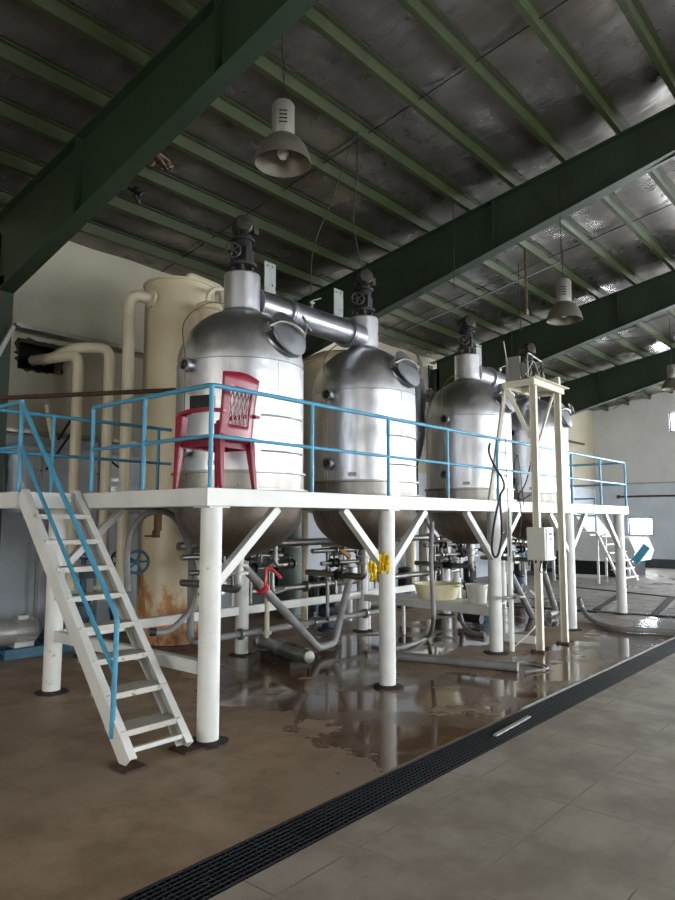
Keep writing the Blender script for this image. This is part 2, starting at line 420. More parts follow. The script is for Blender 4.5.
# roof: foil between purlins, sagging a little in each bay
def roof(sign):
    mb = MB(); nx, ny = 260, 90; o = 0
    x0, x1 = XN-.2, XF+.2; y0, y1 = 0, WY+.2
    vs = []; fs = []
    for i in range(nx+1):
        for j in range(ny+1):
            x = x0+(x1-x0)*i/nx; y = y0+(y1-y0)*j/ny
            ph = ((y-4.21)/.745) % 1
            z = 5.55+SL*(WY-y)+.165-.03*math.sin(ph*PI)-.012*math.sin(x*5+y*2.1)*math.sin(ph*PI)
            vs.append((x, sign*y, z))
    for i in range(nx):
        for j in range(ny):
            a = i*(ny+1)+j; fs.append((a, a+1, a+ny+2, a+ny+1))
    mb.add(vs, fs); return mb
rf = roof(1); rf2 = roof(-1); rf.add(rf2.v, rf2.f)
ro = struct(rf, 'ceiling', 'foil')
sd = ro.modifiers.new('thick', 'SOLIDIFY'); sd.thickness = .05; sd.offset = 1
# skirt closing the gap between side walls and roof
struct(MB().box(((XN+XF)/2, -WY-.1, 5.63), (XF-XN+.4, .2, .1)), 'trim_3', 'wallfar', smooth=False)
# pale ledge line on the far wall
struct(MB().box((XF-.02, 5., 2.95), (.04, 8.5, .05)), 'trim_4', 'grey', smooth=False)
struct(MB().box(((XN+XF)/2, WY-.02, .06), (XF-XN, .04, .12)), 'baseboard_back', mat('skirt_grey', (80, 82, 84), .7), smooth=False)
struct(MB().box((XF-.03, 0, .15), (.06, 2*WY-.1, .3)), 'baseboard_far', mat('skirt_dark', (58, 62, 66), .7), smooth=False)

# ------------------------------------------------------------------ roof beams and purlins
FX = [-1.6, 3.8, 9.05, 14.5, 20.1]
wh = ['running overhead behind the camera', 'at upper left, rising from the back wall to the top edge', 'second from the left, crossing above the second tank', 'third from the left, seen behind the farther pendant lamp', 'farthest of the row, nearest the far gable wall']
for X, wd in zip(FX, wh):
    t = thing('roof_beam', (X, WY-.2, 0), 'dark green steel roof beam with column, '+wd, 'beam', 'tapered green roof beams')
    for sgn in (1, -1):
        ys = [9.05, 7.0, 5., 3., 1., .0]
        def zb(y): return 4.45+.25*(WY-y) if y > 2 else 6.265+.178*(2-y)
        web = MB(); vs = []
        for dx in (-.006, .006):
            vs += [(X+dx, sgn*y, zroof(y)-.015) for y in ys]+[(X+dx, sgn*y, zb(y)+.01) for y in ys]
        n = len(ys); fs = []
        for i in range(n-1):
            fs += [(i, i+1, n+i+1, n+i), (2*n+i, 3*n+i, 3*n+i+1, 2*n+i+1)]
        web.add(vs, fs)
        for y in (1.9, 4.6, 7.0):      # stiffener plates
            for q in (-1, 1): web.box((X+q*.05, sgn*y, (zroof(y)+zb(y))/2), (.09, .012, zroof(y)-zb(y)-.03))
        web.build('web', 'beamgreen', t, smooth=False)
        tf = MB(); tf.bar((X, sgn*9.2, zroof(9.2)-.01), (X, 0, zroof(0)-.01), .2, .016); tf.build('top_flange', 'beamgreen', t)
        bf = MB(); bf.bar((X, sgn*8.9, zb(8.9)), (X, sgn*2, zb(2)), .2, .016); bf.bar((X, sgn*2.001, zb(2)), (X, 0, zb(0)), .2, .016); bf.build('bottom_flange', 'beamgreen', t)
        c = MB(); y0, y1 = 8.85, 9.24
        c.box((X, sgn*(8.97+9.24)/2, 2.7), (.012, .24, 5.4)); c.box((X, sgn*9.235, 2.75), (.2, .016, 5.5)); c.bar((X, sgn*8.85, 0), (X, sgn*8.8, 4.6), .016, .2, up=(1, 0, 0))
        c.box((X, sgn*8.93, 2.4), (.012, .15, 4.8))
        c.build('column', 'beamgreen', t)
ords = ['first', 'second', 'third', 'fourth', 'fifth', 'sixth', 'seventh', 'eighth', 'ninth', 'tenth', 'eleventh', 'twelfth']
py = [8.68-.745*k for k in range(12)]
for k, y in enumerate(py):
    for sgn in (1, -1):
        if sgn < 0 and k > 8: continue
        z = zroof(y); mb = MB(); x0, x1 = XN, XF
        dz = SL*sgn
        # Z section: web, top lip, bottom lip
        mb.box(((x0+x1)/2, sgn*y, z+.075), (x1-x0, .012, .15))
        mb.box(((x0+x1)/2, sgn*(y-.03), z+.146), (x1-x0, .065, .008)); mb.box(((x0+x1)/2, sgn*(y+.03), z+.004), (x1-x0, .065, .008))
        mb.box(((x0+x1)/2, sgn*(y+.061), z+.012), (x1-x0, .006, .02))
        o = mb.build('roof_purlin', 'green')
        tag(o, ('green steel roof purlin along the ceiling, %s out from the back wall' % ords[k]) if sgn > 0 else ('green steel purlin on the other roof slope, %s in from the window wall' % ords[k]), 'purlin', 'green purlins under the roof')
# sag rods, one line per bay
for X, wd in ((6.43, 'in the bay before the second green beam'), (11.8, 'in the bay between the second and third beams'), (17.3, 'in the bay before the farthest beam')):
    mb = MB(); mb.tube([(X, y, zroof(y)+.1) for y in (9.2, 6, 3, 1, .1)], .009, 6)
    tag(mb.build('sag_rod', 'wire'), 'thin dark tie rod crossing the purlins '+wd, 'rod', 'tie rods under the foil roof')
# wind brace rods
br = [((4.0, 8.2), (8.9, 2.3), 'long diagonal bracing rod under the roof between the first two beams'), ((14.7, 8.4), (19.9, 3.2), 'diagonal bracing rod in the bay beyond the third beam'), ((20.3, 3.5), (25.4, 8.4), 'diagonal bracing rod in the last bay by the far wall')]
for a, b, l in br[1:]:
    tag(MB().tube([(a[0], a[1], zroof(a[1])-.03), (b[0], b[1], zroof(b[1])-.03)], .011, 6).build('brace_rod', 'wire'), l, 'rod')

# ------------------------------------------------------------------ floor drain
g = thing('floor_drain', (1.25, 2.65, 0), 'long black iron grating over the drain channel across the floor', 'drain')
ch = MB(); L0, L1 = 1.25, 24.5
ch.box(((L0+L1)/2, 2.65, -.19), (L1-L0, .3, .02))
for y in (2.508, 2.792): ch.box(((L0+L1)/2, y, -.09), (L1-L0, .012, .17))
for x in (L0+.006, L1-.006): ch.box((x, 2.65, -.09), (.012, .3, .17))
ch.build('channel', 'pit', g)
gr = MB(); y = 2.52
while y < 2.785: gr.box(((L0+L1)/2, y, -.008), (L1-L0-.03, .006, .024)); y += .0325
x = L0+.03
while x < L1-.03: gr.box((x, 2.65, -.010), (.007, .27, .018)); x += .04 if x < 9 else .1
gr.build('grating', 'grate', g, smooth=False)
ed = MB(); ed.box((10.6, 2.806, .004), (9.6, .02, .012)); ed.build('edge_strip', 'strip', g)
tag(MB().bar((4.95, 2.62, .012), (5.6, 2.645, .012), .03, .012).build('flat_bar', 'strip'), 'pale loose flat bar lying on the drain grating', 'bar')
# side channels in the far floor
for (a, b, l) in (((12.5, 6.3), (12.9, 3.0), 'dark narrow floor channel running past the end column of the platform'), ((16.9, 6.7), (15.7, 2.9), 'dark narrow floor channel farther back toward the far wall'), ((13.0, 4.75), (16.4, 5.35), 'short dark floor channel linking the two cross channels, left one'), ((12.85, 3.7), (16.1, 4.25), 'short dark floor channel linking the two cross channels, right one')):
    mb = MB(); a = Vector(a+(.004,)); b = Vector(b+(.004,)); mb.bar(a, b, .12 if abs(a.y-b.y) > 2 else .1, .014)
    d = (b-a).normalized(); s = Vector((-d.y, d.x, 0))
    for q in (-1, 1): mb.bar(a+s*q*.065, b+s*q*.065, .012, .02)
    tag(mb.build('floor_channel', 'pit'), l, 'drain', 'side channels in the far floor')

# ------------------------------------------------------------------ platform
PX0, PX1, PY0, PY1 = 3.28, 12.82, 4.05, 6.62; ZT, ZB = 1.89, 1.755
TX = [4.72, 6.78, 9.40, 11.60]; TY = 5.32; TR = .65
plat = thing('steel_platform', (8, 5.3, 0), 'long white steel platform on round legs carrying the four steel tanks', 'platform')
dk = MB(); hh = .74; nn = 48
def rect(x0, x1, y0, y1, z=ZT-.02, t=.03): dk.box(((x0+x1)/2, (y0+y1)/2, z), (x1-x0, y1-y0, t))
rect(PX0, PX1, PY0+.03, TY-hh); rect(PX0, PX1, TY+hh, PY1-.03)
xx = PX0
for t_ in TX:
    rect(xx, t_-hh, TY-hh, TY+hh); xx = t_+hh
    o = len(dk.v)
    for zt in (ZT-.005, ZT-.035):
        for k in range(nn):
            a = 2*PI*k/nn; cx, sx = math.cos(a), math.sin(a); q = max(abs(cx), abs(sx))
            dk.v.append((t_+cx*.645, TY+sx*.645, zt)); dk.v.append((t_+cx/q*hh, TY+sx/q*hh, zt))
    for k in range(nn):
        j = (k+1) % nn
        dk.f += [(o+2*k, o+2*j, o+2*j+1, o+2*k+1), (o+2*nn+2*k, o+2*nn+2*k+1, o+2*nn+2*j+1, o+2*nn+2*j), (o+2*k, o+2*nn+2*k, o+2*nn+2*j, o+2*j)]
rect(xx, PX1, TY-hh, TY+hh)
dk.build('deck', 'deck', plat, smooth=False)
eb = MB(); zc = (ZT+ZB)/2
for y, s in ((PY0+.005, 1), (PY1-.005, -1)):
    eb.box(((PX0+PX1)/2, y, zc), (PX1-PX0, .014, ZT-ZB)); eb.box(((PX0+PX1)/2, y+s*.03, ZT-.004), (PX1-PX0, .06, .010)); eb.box(((PX0+PX1)/2, y+s*.03, ZB+.005), (PX1-PX0, .06, .010))
for x, s in ((PX0+.005, 1), (PX1-.005, -1)):
    eb.box((x, (PY0+PY1)/2, zc), (.014, PY1-PY0-.03, ZT-ZB)); eb.box((x+s*.03, (PY0+PY1)/2, ZB+.005), (.06, PY1-PY0-.05, .010))
eb.build('edge_channel', 'white', plat, bev=.003)
CFX = [3.44, 5.71, 8.0, 10.40, 12.70]; CBX = [3.43, 5.86, 8.26, 10.62, 12.75]; CY0, CY1 = 4.19, 6.52
for i, xf in enumerate(CFX):
    xb = CBX[i]
    mb = MB(); mb.bar((xf, PY0+.05, ZB+.04), (xb, PY1-.05, ZB+.04), .07, .08); mb.build('cross_beam', 'white', plat)
    for x, y in ((xf, CY0), (xb, CY1)):
        c = MB(); c.cyl((x, y, .01), (x, y, ZB-.008), .083, 28); cc = c.build('leg', 'white', plat)
        cp = MB(); cp.box((x, y, ZB-.006), (.2, .2, .012)); cp.build('cap_plate', 'white', cc)
        bp = MB(); pr = [(.0, .004)]
        n = 28; o = len(bp.v)
        rr = [.15+random.uniform(-.012, .02) for _ in range(n)]
        for (q, z) in ((1, 0), (1, .012), (.6, .026)):
            for k in range(n): bp.v.append((x+rr[k]*q*math.cos(2*PI*k/n), y+rr[k]*q*math.sin(2*PI*k/n), z))
        for lv in range(2):
            for k in range(n): j = (k+1) % n; bp.f.append((lv*n+k, lv*n+j, lv*n+n+j, lv*n+n+k))
        bp.f.append(tuple(2*n+k for k in range(n)))
        bp.build('base_plate', 'basebl', cc)
for i, xf in enumerate(CFX):
    for s in (-1, 1):
        if i == 0 and s < 0 or i == 4 and s > 0: continue
        mb = MB(); mb.bar((xf+s*.05, CY0, 1.17), (xf+s*.70, CY0, ZB-.005), .07, .07); mb.build('brace', 'white', plat, bev=.003)
        xb = CBX[i]; mb = MB(); mb.bar((xb+s*.05, CY1, 1.17), (xb+s*.70, CY1, ZB-.005), .07, .07); mb.build('brace', 'white', plat, bev=.003)
lb = MB(); lb.box((3.43, (CY0+CY1)/2+.08, .54), (.07, CY1-CY0-.02, .1)); lb.build('low_beam', 'white', plat, bev=.003)
lb = MB(); lb.bar((CFX[2], CY0+.05, .50), (CBX[2], CY1-.05, .50), .09, .1); lb.build('low_beam', 'white', plat, bev=.003)
lb = MB(); lb.box(((3.5+10.55)/2, CY1, .54), (7.0, .06, .1)); lb.build('low_beam', 'white', plat, bev=.003)
# landing at the head of the stairs
LX0, LX1, LY0, LY1 = 2.72, 3.27, 5.90, 6.55
ld = MB(); ld.box(((LX0+LX1)/2, (LY0+LY1)/2, ZT-.02), (LX1-LX0-.02, LY1-LY0-.02, .03))
for y in (LY0, LY1): ld.box(((LX0+LX1)/2, y, zc), (LX1-LX0, .014, ZT-ZB))
ld.box((LX0, (LY0+LY1)/2, zc), (.014, LY1-LY0, ZT-ZB)); ld.build('landing', 'white', plat)
# guardrail
ZR, ZM = 2.675, 2.285; rr_ = .019
front = [(3.33, 4.08), (4.46, 4.08), (5.60, 4.08), (6.73, 4.08), (7.93, 4.08), (9.13, 4.08), (10.33, 4.08), (11.55, 4.08), (12.80, 4.08)]
gd = MB(); FL = [(3.33, 5.76), (3.33, 4.08), (12.80, 4.08), (12.80, 6.58), (10.95, 6.58)]
gd.tube(elbow([(x, y, ZR) for x, y in FL], .05, 4), rr_, 10); gd.tube(elbow([(x, y, ZM) for x, y in FL], .05, 4), rr_*.85, 10)
g1 = gd.build('guardrail', 'blue', plat)
for (x, y) in front+[(3.33, 5.76), (3.33, 4.95), (12.80, 5.3), (12.80, 6.58), (11.9, 6.58), (10.95, 6.58)]:
    MB().cyl((x, y, ZT-.03), (x, y, ZR), rr_, 10).build('rail_post', 'blue', g1)
gd = MB(); BL = [(2.75, 5.93), (2.75, 6.53), (4.75, 6.53)]
gd.tube(elbow([(x, y, ZR) for x, y in BL], .04, 4), rr_, 10); gd.tube(elbow([(x, y, ZM) for x, y in BL], .04, 4), rr_*.85, 10)
g2 = gd.build('guardrail', 'blue', plat)
for (x, y) in ((2.75, 5.93), (2.75, 6.53), (3.35, 6.53), (4.58, 6.53)):
    MB().cyl((x, y, ZT-.03), (x, y, ZR), rr_, 10).build('rail_post', 'blue', g2)

# ------------------------------------------------------------------ stairs
st = thing('steel_staircase', (3.0, 4.2, 0), 'white steel staircase with a blue handrail climbing to the platform landing', 'stairs')
SX0, SX1 = 2.745, 3.262; yb, yt = 4.18, 5.88; zt = ZT-.02
sl = Vector((0, yt-yb, zt)); 
for x in (SX0, SX1):
    m_ = MB(); s = 1 if x == SX0 else -1
    a = Vector((x, yb, .02)); b = Vector((x, yt, zt)); dn = Vector((0, -zt, yt-yb)).normalized()
    m_.bar(a, b, .012, .125, up=(0, -1, 1))
    for q in (-1, 1): m_.bar(a+dn*0+Vector((s*.03, 0, 0))+dn.cross(Vector((1, 0, 0)))*0+Vector((0, -1, 1)).normalized()*q*.058, b+Vector((s*.03, 0, 0))+Vector((0, -1, 1)).normalized()*q*.058, .05, .010, up=(0, -1, 1))
    so = m_.build('stringer', 'white', st, bev=.002)
    bp = MB(); bp.box((x+s*.02, yb-.0, .008), (.17, .2, .016)); bp.build('foot_plate', 'rust', so)
nt_ = 8
for k in range(nt_):
    z = .21+k*.212; y = yb+(yt-yb)*z/zt
    t_ = MB(); t_.box(((SX0+SX1)/2, y, z), (SX1-SX0-.02, .215, .008))
    for q in (-1, 1): t_.box(((SX0+SX1)/2, y+q*.104, z-.018), (SX1-SX0-.02, .008, .036))
    t_.build('tread', 'treadm', st)
MB().box(((SX0+SX1)/2, yb+.02, .10), (SX1-SX0-.02, .03, .03)).build('spreader_bar', 'white', st)
hr = MB()
p0 = (SX0, 4.27, .22); p1 = (SX0, 4.14, .78)
hr.tube(elbow([(2.75, 5.93, ZR-.02), (SX0-.005, 4.335, .975), (SX0-.005, 4.355, .16)], .05), .019, 10)
hr.tube([(2.75, 5.93, ZM), (SX0-.005, 4.35, .60)], .017, 10)
hr.build('handrail', 'blue', st)

# ------------------------------------------------------------------ tanks
def az(a, r=1): return Vector((r*math.cos(R(a)), r*math.sin(R(a)), 0))
def handwheel(mb, c, axis, Rw, r=.011, spokes=5):
    ax = Vector(axis).normalized(); c = Vector(c); u = ax.orthogonal().normalized(); w = ax.cross(u)
    mb.ring(c, ax, Rw, r, 24, 8)
    for k in range(spokes):
        a = 2*PI*k/spokes; mb.tube([c, c+(u*math.cos(a)+w*math.sin(a))*Rw], r*.7, 6)
    mb.cyl(c-ax*.02, c+ax*.02, r*2, 12)
def flange(mb, c, ax, r, t=.02, bolts=8, rb=None):
    ax = Vector(ax).normalized(); c = Vector(c); mb.cyl(c-ax*t/2, c+ax*t/2, r, 24)
    u = ax.orthogonal().normalized(); w = ax.cross(u)
    for k in range(bolts):
        a = 2*PI*k/bolts; p = c+(u*math.cos(a)+w*math.sin(a))*(r*.84); mb.cyl(p-ax*(t/2+.008), p+ax*(t/2+.008), r*.07, 6)
def make_tank(cx, label, first):
    t = thing('process_tank', (cx, TY, 0), label, 'tank', 'steel process tanks on the platform')
    c = Vector((cx, TY, 0))
    hd = .62
    def zd(r): return 3.2+hd*math.sqrt(max(0, 1-(r/TR)**2))
    MB().lathe([(TR, 2.12), (TR, 2.6), (TR, 3.0), (TR, 3.185)], c, n=72, cap=(False, False)).build('shell', 'steel', t)
    pr = [(TR, 3.185), (TR, 3.2)]+[(TR*math.cos(a), 3.2+hd*math.sin(a)) for a in [R(q) for q in range(5, 90, 5)]]+[(.01, 3.2+hd)]
    MB().lathe(pr[:-1], c, n=72, cap=(False, True)).build('dome', 'steel', t)
    w = MB(); w.ring(c+Vector((0, 0, 3.19)), (0, 0, 1), TR, .005, 72, 6)
    w.tube([c+az(262, TR)+Vector((0, 0, z)) for z in (2.14, 3.18)], .004, 6); w.build('weld_seam', 'lid', t)
    # base ring and lip
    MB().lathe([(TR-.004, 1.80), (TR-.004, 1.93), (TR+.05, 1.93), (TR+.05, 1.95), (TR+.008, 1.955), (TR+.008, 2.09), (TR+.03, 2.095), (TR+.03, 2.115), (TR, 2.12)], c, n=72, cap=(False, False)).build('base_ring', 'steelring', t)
    # lower dish
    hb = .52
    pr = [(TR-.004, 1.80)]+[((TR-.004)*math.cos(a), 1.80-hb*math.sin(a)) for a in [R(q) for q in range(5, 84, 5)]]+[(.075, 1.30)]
    MB().lathe(pr, c, n=64, cap=(False, True)).build('bottom_dish', 'steelshaded', t)
    o = MB(); o.cyl(c+Vector((0, 0, 1.32)), c+Vector((0, 0, 1.10)), .06, 20); flange(o, c+Vector((0, 0, 1.2)), (0, 0, 1), .11); flange(o, c+Vector((0, 0, 1.12)), (0, 0, 1), .11)
    o.build('outlet', 'pipe', t)
    # shallow pressed bands
    for z in (2.64, 2.30):
        s = MB(); s.tube([c+az(a, TR+.001)+Vector((0, 0, z)) for a in range(246, 301, 3)], .010, 8); s.build('stiffener_rib', 'lid', t)
    # sight nozzles
    for z in (3.13, 2.31):
        d = az(181); p = c+d*TR+Vector((0, 0, z)); nz = MB()
        nz.lathe([(.054, -.04), (.054, .05), (.074, .05), (.074, .085), (.05, .085), (.05, .01)], p, d, 28, cap=(True, False)); no = nz.build('sight_port', 'lid', t)
        MB().cyl(p+d*.0, p+d*.03, .049, 20).build('glass', 'glassdark', no)
    # neck with agitator drive
    MB().lathe([(.19, 3.70), (.19, 4.195), (.178, 4.21), (.03, 4.21)], c, n=40, cap=(False, True)).build('neck', 'steel', t)
    nk = MB().lathe([(.196, 3.815), (.20, 3.80), (.21, 3.775)], c, n=40).build('neck_weld', 'lid', t)
    dr = MB(); top = c+Vector((0, 0, 4.21))
    for k in range(4):
        q = az(45+90*k, .10); dr.box(top+q+Vector((0, 0, .045)), (.03, .03, .09))
    dr.cyl(top, top+Vector((0, 0, .1)), .03, 12)
    dr.cyl(top+Vector((0, 0, .085)), top+Vector((0, 0, .115)), .15, 28); dd = dr.build('agitator_drive', 'darkmotor', t)
    gb = MB(); gb.box(top+Vector((0, 0, .20)), (.19, .19, .17), Matrix.Rotation(R(20), 3, 'Z')); gb.cyl(top+Vector((0, 0, .11)), top+Vector((0, 0, .40)), .10, 20)
    gb.cyl(top+Vector((0, 0, .36)), top+Vector((0, 0, .39)), .13, 20); gb.build('gearbox', 'black', dd, bev=.008)
    ax = az(235); mt = top+Vector((0, 0, .52)); m_ = MB()
    m_.lathe([(.02, -.17), (.085, -.165), (.095, -.14), (.095, .12), (.08, .15), (.03, .155)], mt, ax, 24)
    for k in range(16):
        a = 2*PI*k/16; u = ax.orthogonal().normalized(); w_ = ax.cross(u); q = (u*math.cos(a)+w_*math.sin(a))*.1
        m_.bar(mt+q-ax*.12, mt+q+ax*.1, .008, .02, up=q)
    m_.box(mt+Vector((0, 0, -.1)), (.13, .13, .04)); m_.box(mt+az(325, .12)+Vector((0, 0, -.02)), (.07, .07, .09))
    m_.build('motor', 'darkmotor', dd)
    hw = MB(); d = az(222); hc = top+d*.17+az(132, .08)+Vector((0, 0, .21)); handwheel(hw, hc, d, .075, .012); hw.cyl(hc, hc-d*.1, .014, 10); hw.build('handwheel', 'darkmotor', dd)
    # manhole: tilted neck ring low on the dome, lid slightly ajar at its upper edge
    def nvec(a_, e): return (az(a_, math.cos(R(e)))+Vector((0, 0, math.sin(R(e))))).normalized()
    n1, n2 = nvec(275, 40), nvec(275, 20)
    p = c+az(275, .46)+Vector((0, 0, 3.35)); Rm = .205
    mh = MB(); mh.lathe([(Rm, -.14), (Rm, .10), (Rm+.028, .10), (Rm+.028, .125), (Rm-.01, .125)], p, n1, 44, cap=(False, True)); mo = mh.build('manhole', 'lid', t)
    sd_ = Vector((0, 0, 1)).cross(n2).normalized()*1; up1 = (Vector((0, 0, 1))-n1*n1.z).normalized(); up2 = (Vector((0, 0, 1))-n2*n2.z).normalized()
    low = p+n1*.14-up1*Rm; pl_ = low+up2*Rm+n2*.0
    l_ = MB(); l_.lathe([(Rm-.02, -.01), (Rm+.032, 0), (Rm+.034, .022), (Rm, .03), (.17, .042), (.11, .052), (.05, .057), (.01, .058)], pl_, n2, 44); l_.build('lid', 'lid', mo)
    a_ = MB(); q0 = pl_-sd_*.27+up2*.03+n2*.0; q1 = pl_+sd_*.27+up2*.03+n2*.0
    a_.tube(smooth_path([q0, pl_-sd_*.16+n2*.07+up2*.07, pl_+n2*.095+up2*.06, pl_+sd_*.16+n2*.07+up2*.03, q1], 5), .018, 10)
    for q in (q0, q1): a_.box(q-n2*.03, (.035, .06, .07)); a_.cyl(q-up2*.05, q+up2*.05, .012, 8)
    a_.build('clamp_arm', 'pipe', mo)
    hw = MB(); hc = q1+n2*.10+up2*.10-sd_*.03; ax2 = (n2+sd_*.45+up2*.2).normalized(); handwheel(hw, hc, ax2, .082, .012, 4); hw.tube([hc, q1], .014, 8); hw.build('handwheel', 'galv', mo)
    # tag plate on shell
    tp = MB(); pp = c+az(206, TR+.004)+Vector((0, 0, 2.18)); rot = Matrix.Rotation(R(206-90), 3, 'Z'); tp.box(pp, (.10, .006, .045), rot); tp.build('tag_plate', 'galv', t)
    return t
lbl = ['nearest large steel tank, standing behind the red chair', 'second steel tank from the left, joined by a fat duct to the nearest', 'third steel tank from the left, right of the gap in the row', 'farthest steel tank, seen behind the cream tower posts']
tanks = []
for i in range(4):
    if i == 0: tanks.append(make_tank(TX[0], lbl[0], True))
    else:
        t = copy_tree(tanks[0]); t.location.x = TX[i]; t['label'] = lbl[i]; tanks.append(t)
# instrument panel on nearest tank's left flank
ib = MB(); d = az(196); pc = Vector((TX[0], TY, 2.74))+d*(TR+.035); rot = Matrix.Rotation(R(196-90), 3, 'Z')
ib.box(pc, (.22, .07, .15), rot); ibo = ib.build('instrument_box', 'black', bev=.004)
tag(ibo, 'small dark instrument box fixed on the nearest tank beside the chair', 'box')
MB().box(pc+rot @ Vector((.13, 0, 0)), (.05, .075, .19), rot).build('side_cover', 'white', ibo)

# ducts between the necks
def duct(x0, x1, label):
    t = thing('vapour_duct', ((x0+x1)/2, TY, 3.9), label, 'duct', 'fat steel ducts between tank necks')
    z = 3.945; yy = TY-.03; a = Vector((x0+.165, yy, z)); b = Vector((x1-.14, yy, z)); r = .155
    MB().cyl(a, b, r, 36).build('duct_pipe', 'duct', t)
    for x in (x0+.62, x1-.38):
        f = MB(); f.lathe([(r, -.03), (r+.03, -.028), (r+.03, -.006), (r+.022, 0), (r+.03, .006), (r+.03, .028), (r, .03)], (x, yy, z), (1, 0, 0), 36, cap=(False, False)); f.build('flange', 'duct', t)
    for x in (x0+.42, x1-.47):
        p = MB(); p.box((x, yy+.05, z+.30), (.17, .012, .46)); p.box((x, yy+.05, z+.12), (.17, .06, .012))
        for (q, e) in ((-.04, .19), (.04, .19), (.04, -.02)): p.cyl((x+q, yy+.03, z+.30+e), (x+q, yy+.07, z+.30+e), .012, 8)
        p.build('bracket_plate', 'grey', t)
    v = MB(); xm = x0+1.05; v.cyl((xm, yy, z+r-.02), (xm, yy, z+r+.09), .018, 10); v.cyl((xm-.035, yy, z+r+.07), (xm+.035, yy, z+r+.07), .02, 10); v.tube([(xm, yy, z+r+.09), (xm+.11, yy-.05, z+r+.14)], .007, 8); v.build('vent_valve', 'galv', t)
duct(TX[0], TX[1], 'fat steel duct joining the necks of the two nearest tanks')
duct(TX[2], TX[3], 'fat steel duct joining the necks of the two far tanks')
# cyclone behind the second tank and its side duct
cy = thing('steel_condenser', (9.2, 6.15, 1.9), 'slim upright steel condenser between the second and third tanks', 'condenser')
MB().lathe([(.04, 2.55), (.14, 2.85), (.165, 3.0), (.165, 3.85), (.15, 3.9), (.03, 3.93)], (9.2, 6.15, 0), n=32).build('body', 'lid', cy)
MB().tube(elbow([(9.2, 6.15, 2.6), (9.2, 6.15, 2.15), (9.2, 6.15, 1.9)], .05), .03, 10).build('drain_leg', 'pipe', cy)
m_ = MB(); m_.cyl((9.32, 6.1, 3.68), (9.66, 5.85, 3.62), .085, 24); flange(m_, (9.42, 6.03, 3.665), (.34, -.25, -.06), .12, .03); m_.build('side_duct', 'duct', cy)
v = MB(); v.cyl((9.1, 6.05, 3.93), (9.1, 6.05, 4.0), .02, 8); v.ring((9.1, 6.02, 4.02), (0, 1, 0), .05, .008, 20, 6); v.build('handwheel', 'galv', cy)

# ------------------------------------------------------------------ cream vessels & pipes at the back
def vessel(x, y, r, ztop, label, name='cream_vessel', zb=0):
    t = thing(name, (x, y, 0), label, 'vessel')
    if zb:
        MB().lathe([(.05, zb-.32), (r*.5, zb-.26), (r*.85, zb-.12), (r, zb), (r, ztop-.03), (r+.03, ztop-.03), (r+.03, ztop), (r-.03, ztop)], (x, y, 0), n=64, cap=(True, False)).build('shell', 'cream', t)
        for k in range(4):
            a = PI/4+k*PI/2; px, py_ = x+math.cos(a)*(r-.04), y+math.sin(a)*(r-.04)
            MB().cyl((px, py_, 0), (px, py_, zb+.15), .05, 16).build('leg', 'white', t)
        return t
    MB().lathe([(r, .06), (r, ztop*.45), (r, ztop-.03), (r+.03, ztop-.03), (r+.03, ztop), (r*.5, ztop+.02), (.01, ztop+.03)], (x, y, 0), n=64).build('shell', 'vessel_rusty', t)
    MB().lathe([(r+.03, 0.), (r+.03, .06), (r, .07)], (x, y, 0), n=64).build('base', 'rust', t)
    return t
VC = onY(175.5, 500, 7.75); VX, VY = VC.x, 7.75
v1 = vessel(VX, VY, .475, 4.88, 'tall cream cylindrical vessel with a rust-stained foot behind the staircase')
p = MB(); p.tube(elbow([(VX+.05, VY-.1, 4.88), (VX+.05, VY-.1, 5.06), (VX+.55, VY-.25, 4.95), (VX+.6, VY-.25, 4.2)], .12), .055, 14); p.build('top_pipe', 'creampipe', v1)
pt = MB(); q = Vector((VX-.475, VY-.0, 0)); c0 = onY(180, 447, 7.2)
w_ = MB(); wc = onY(137, 562, 7.15); handwheel(w_, wc, (-.5, -.85, 0), .13, .018, 5); w_.cyl(wc, wc+Vector((.08, .3, 0)), .02, 10); w_.build('blue_handwheel', 'bluemach', v1)
w_ = MB(); a = onY(158, 505, 7.28); w_.box(onY(158, 518, 7.28), (.08, .06, .32)); b = onY(145, 536, 7.2); w_.tube([onY(158, 536, 7.24), b], .012, 8); w_.box(onY(156, 534, 7.26), (.07, .07, .09)); w_.build('level_gauge', 'copper', v1)
# rust-stained belly streak
v2 = vessel(9.6-.03, 7.95, .86, 4.42, 'wide cream vessel with a sloped top standing behind the second tank', zb=1.95)
MB().lathe([(.86, 4.42), (.80, 4.52), (.6, 4.62), (.3, 4.68), (.01, 4.70)], (9.57, 7.95, 0), n=64, cap=(False, True)).build('domed_head', 'cream', v2)
# flat slim cream cylinder behind the nearest tank (its cap shows over the dome)
v3p = onY(209, 306, 7.0)
v3 = thing('cream_separator', (v3p.x, 7.0, 1.9), 'short cream separator with a capped top peeking over the nearest dome', 'vessel')
MB().lathe([(.13, 1.2), (.13, v3p.z-.08), (.17, v3p.z-.06), (.17, v3p.z), (.12, v3p.z+.03), (.01, v3p.z+.04)], (v3p.x, 7.0, 0), n=32).build('body', 'cream', v3)
MB().tube(smooth_path([(v3p.x-.02, 7.0, v3p.z+.03), (v3p.x-.02, 6.98, v3p.z+.15), (v3p.x+.1, 6.95, v3p.z+.25), (v3p.x+.45, 6.9, v3p.z+.24)], 5), .03, 12).build('overflow_pipe', 'creampipe', v3)
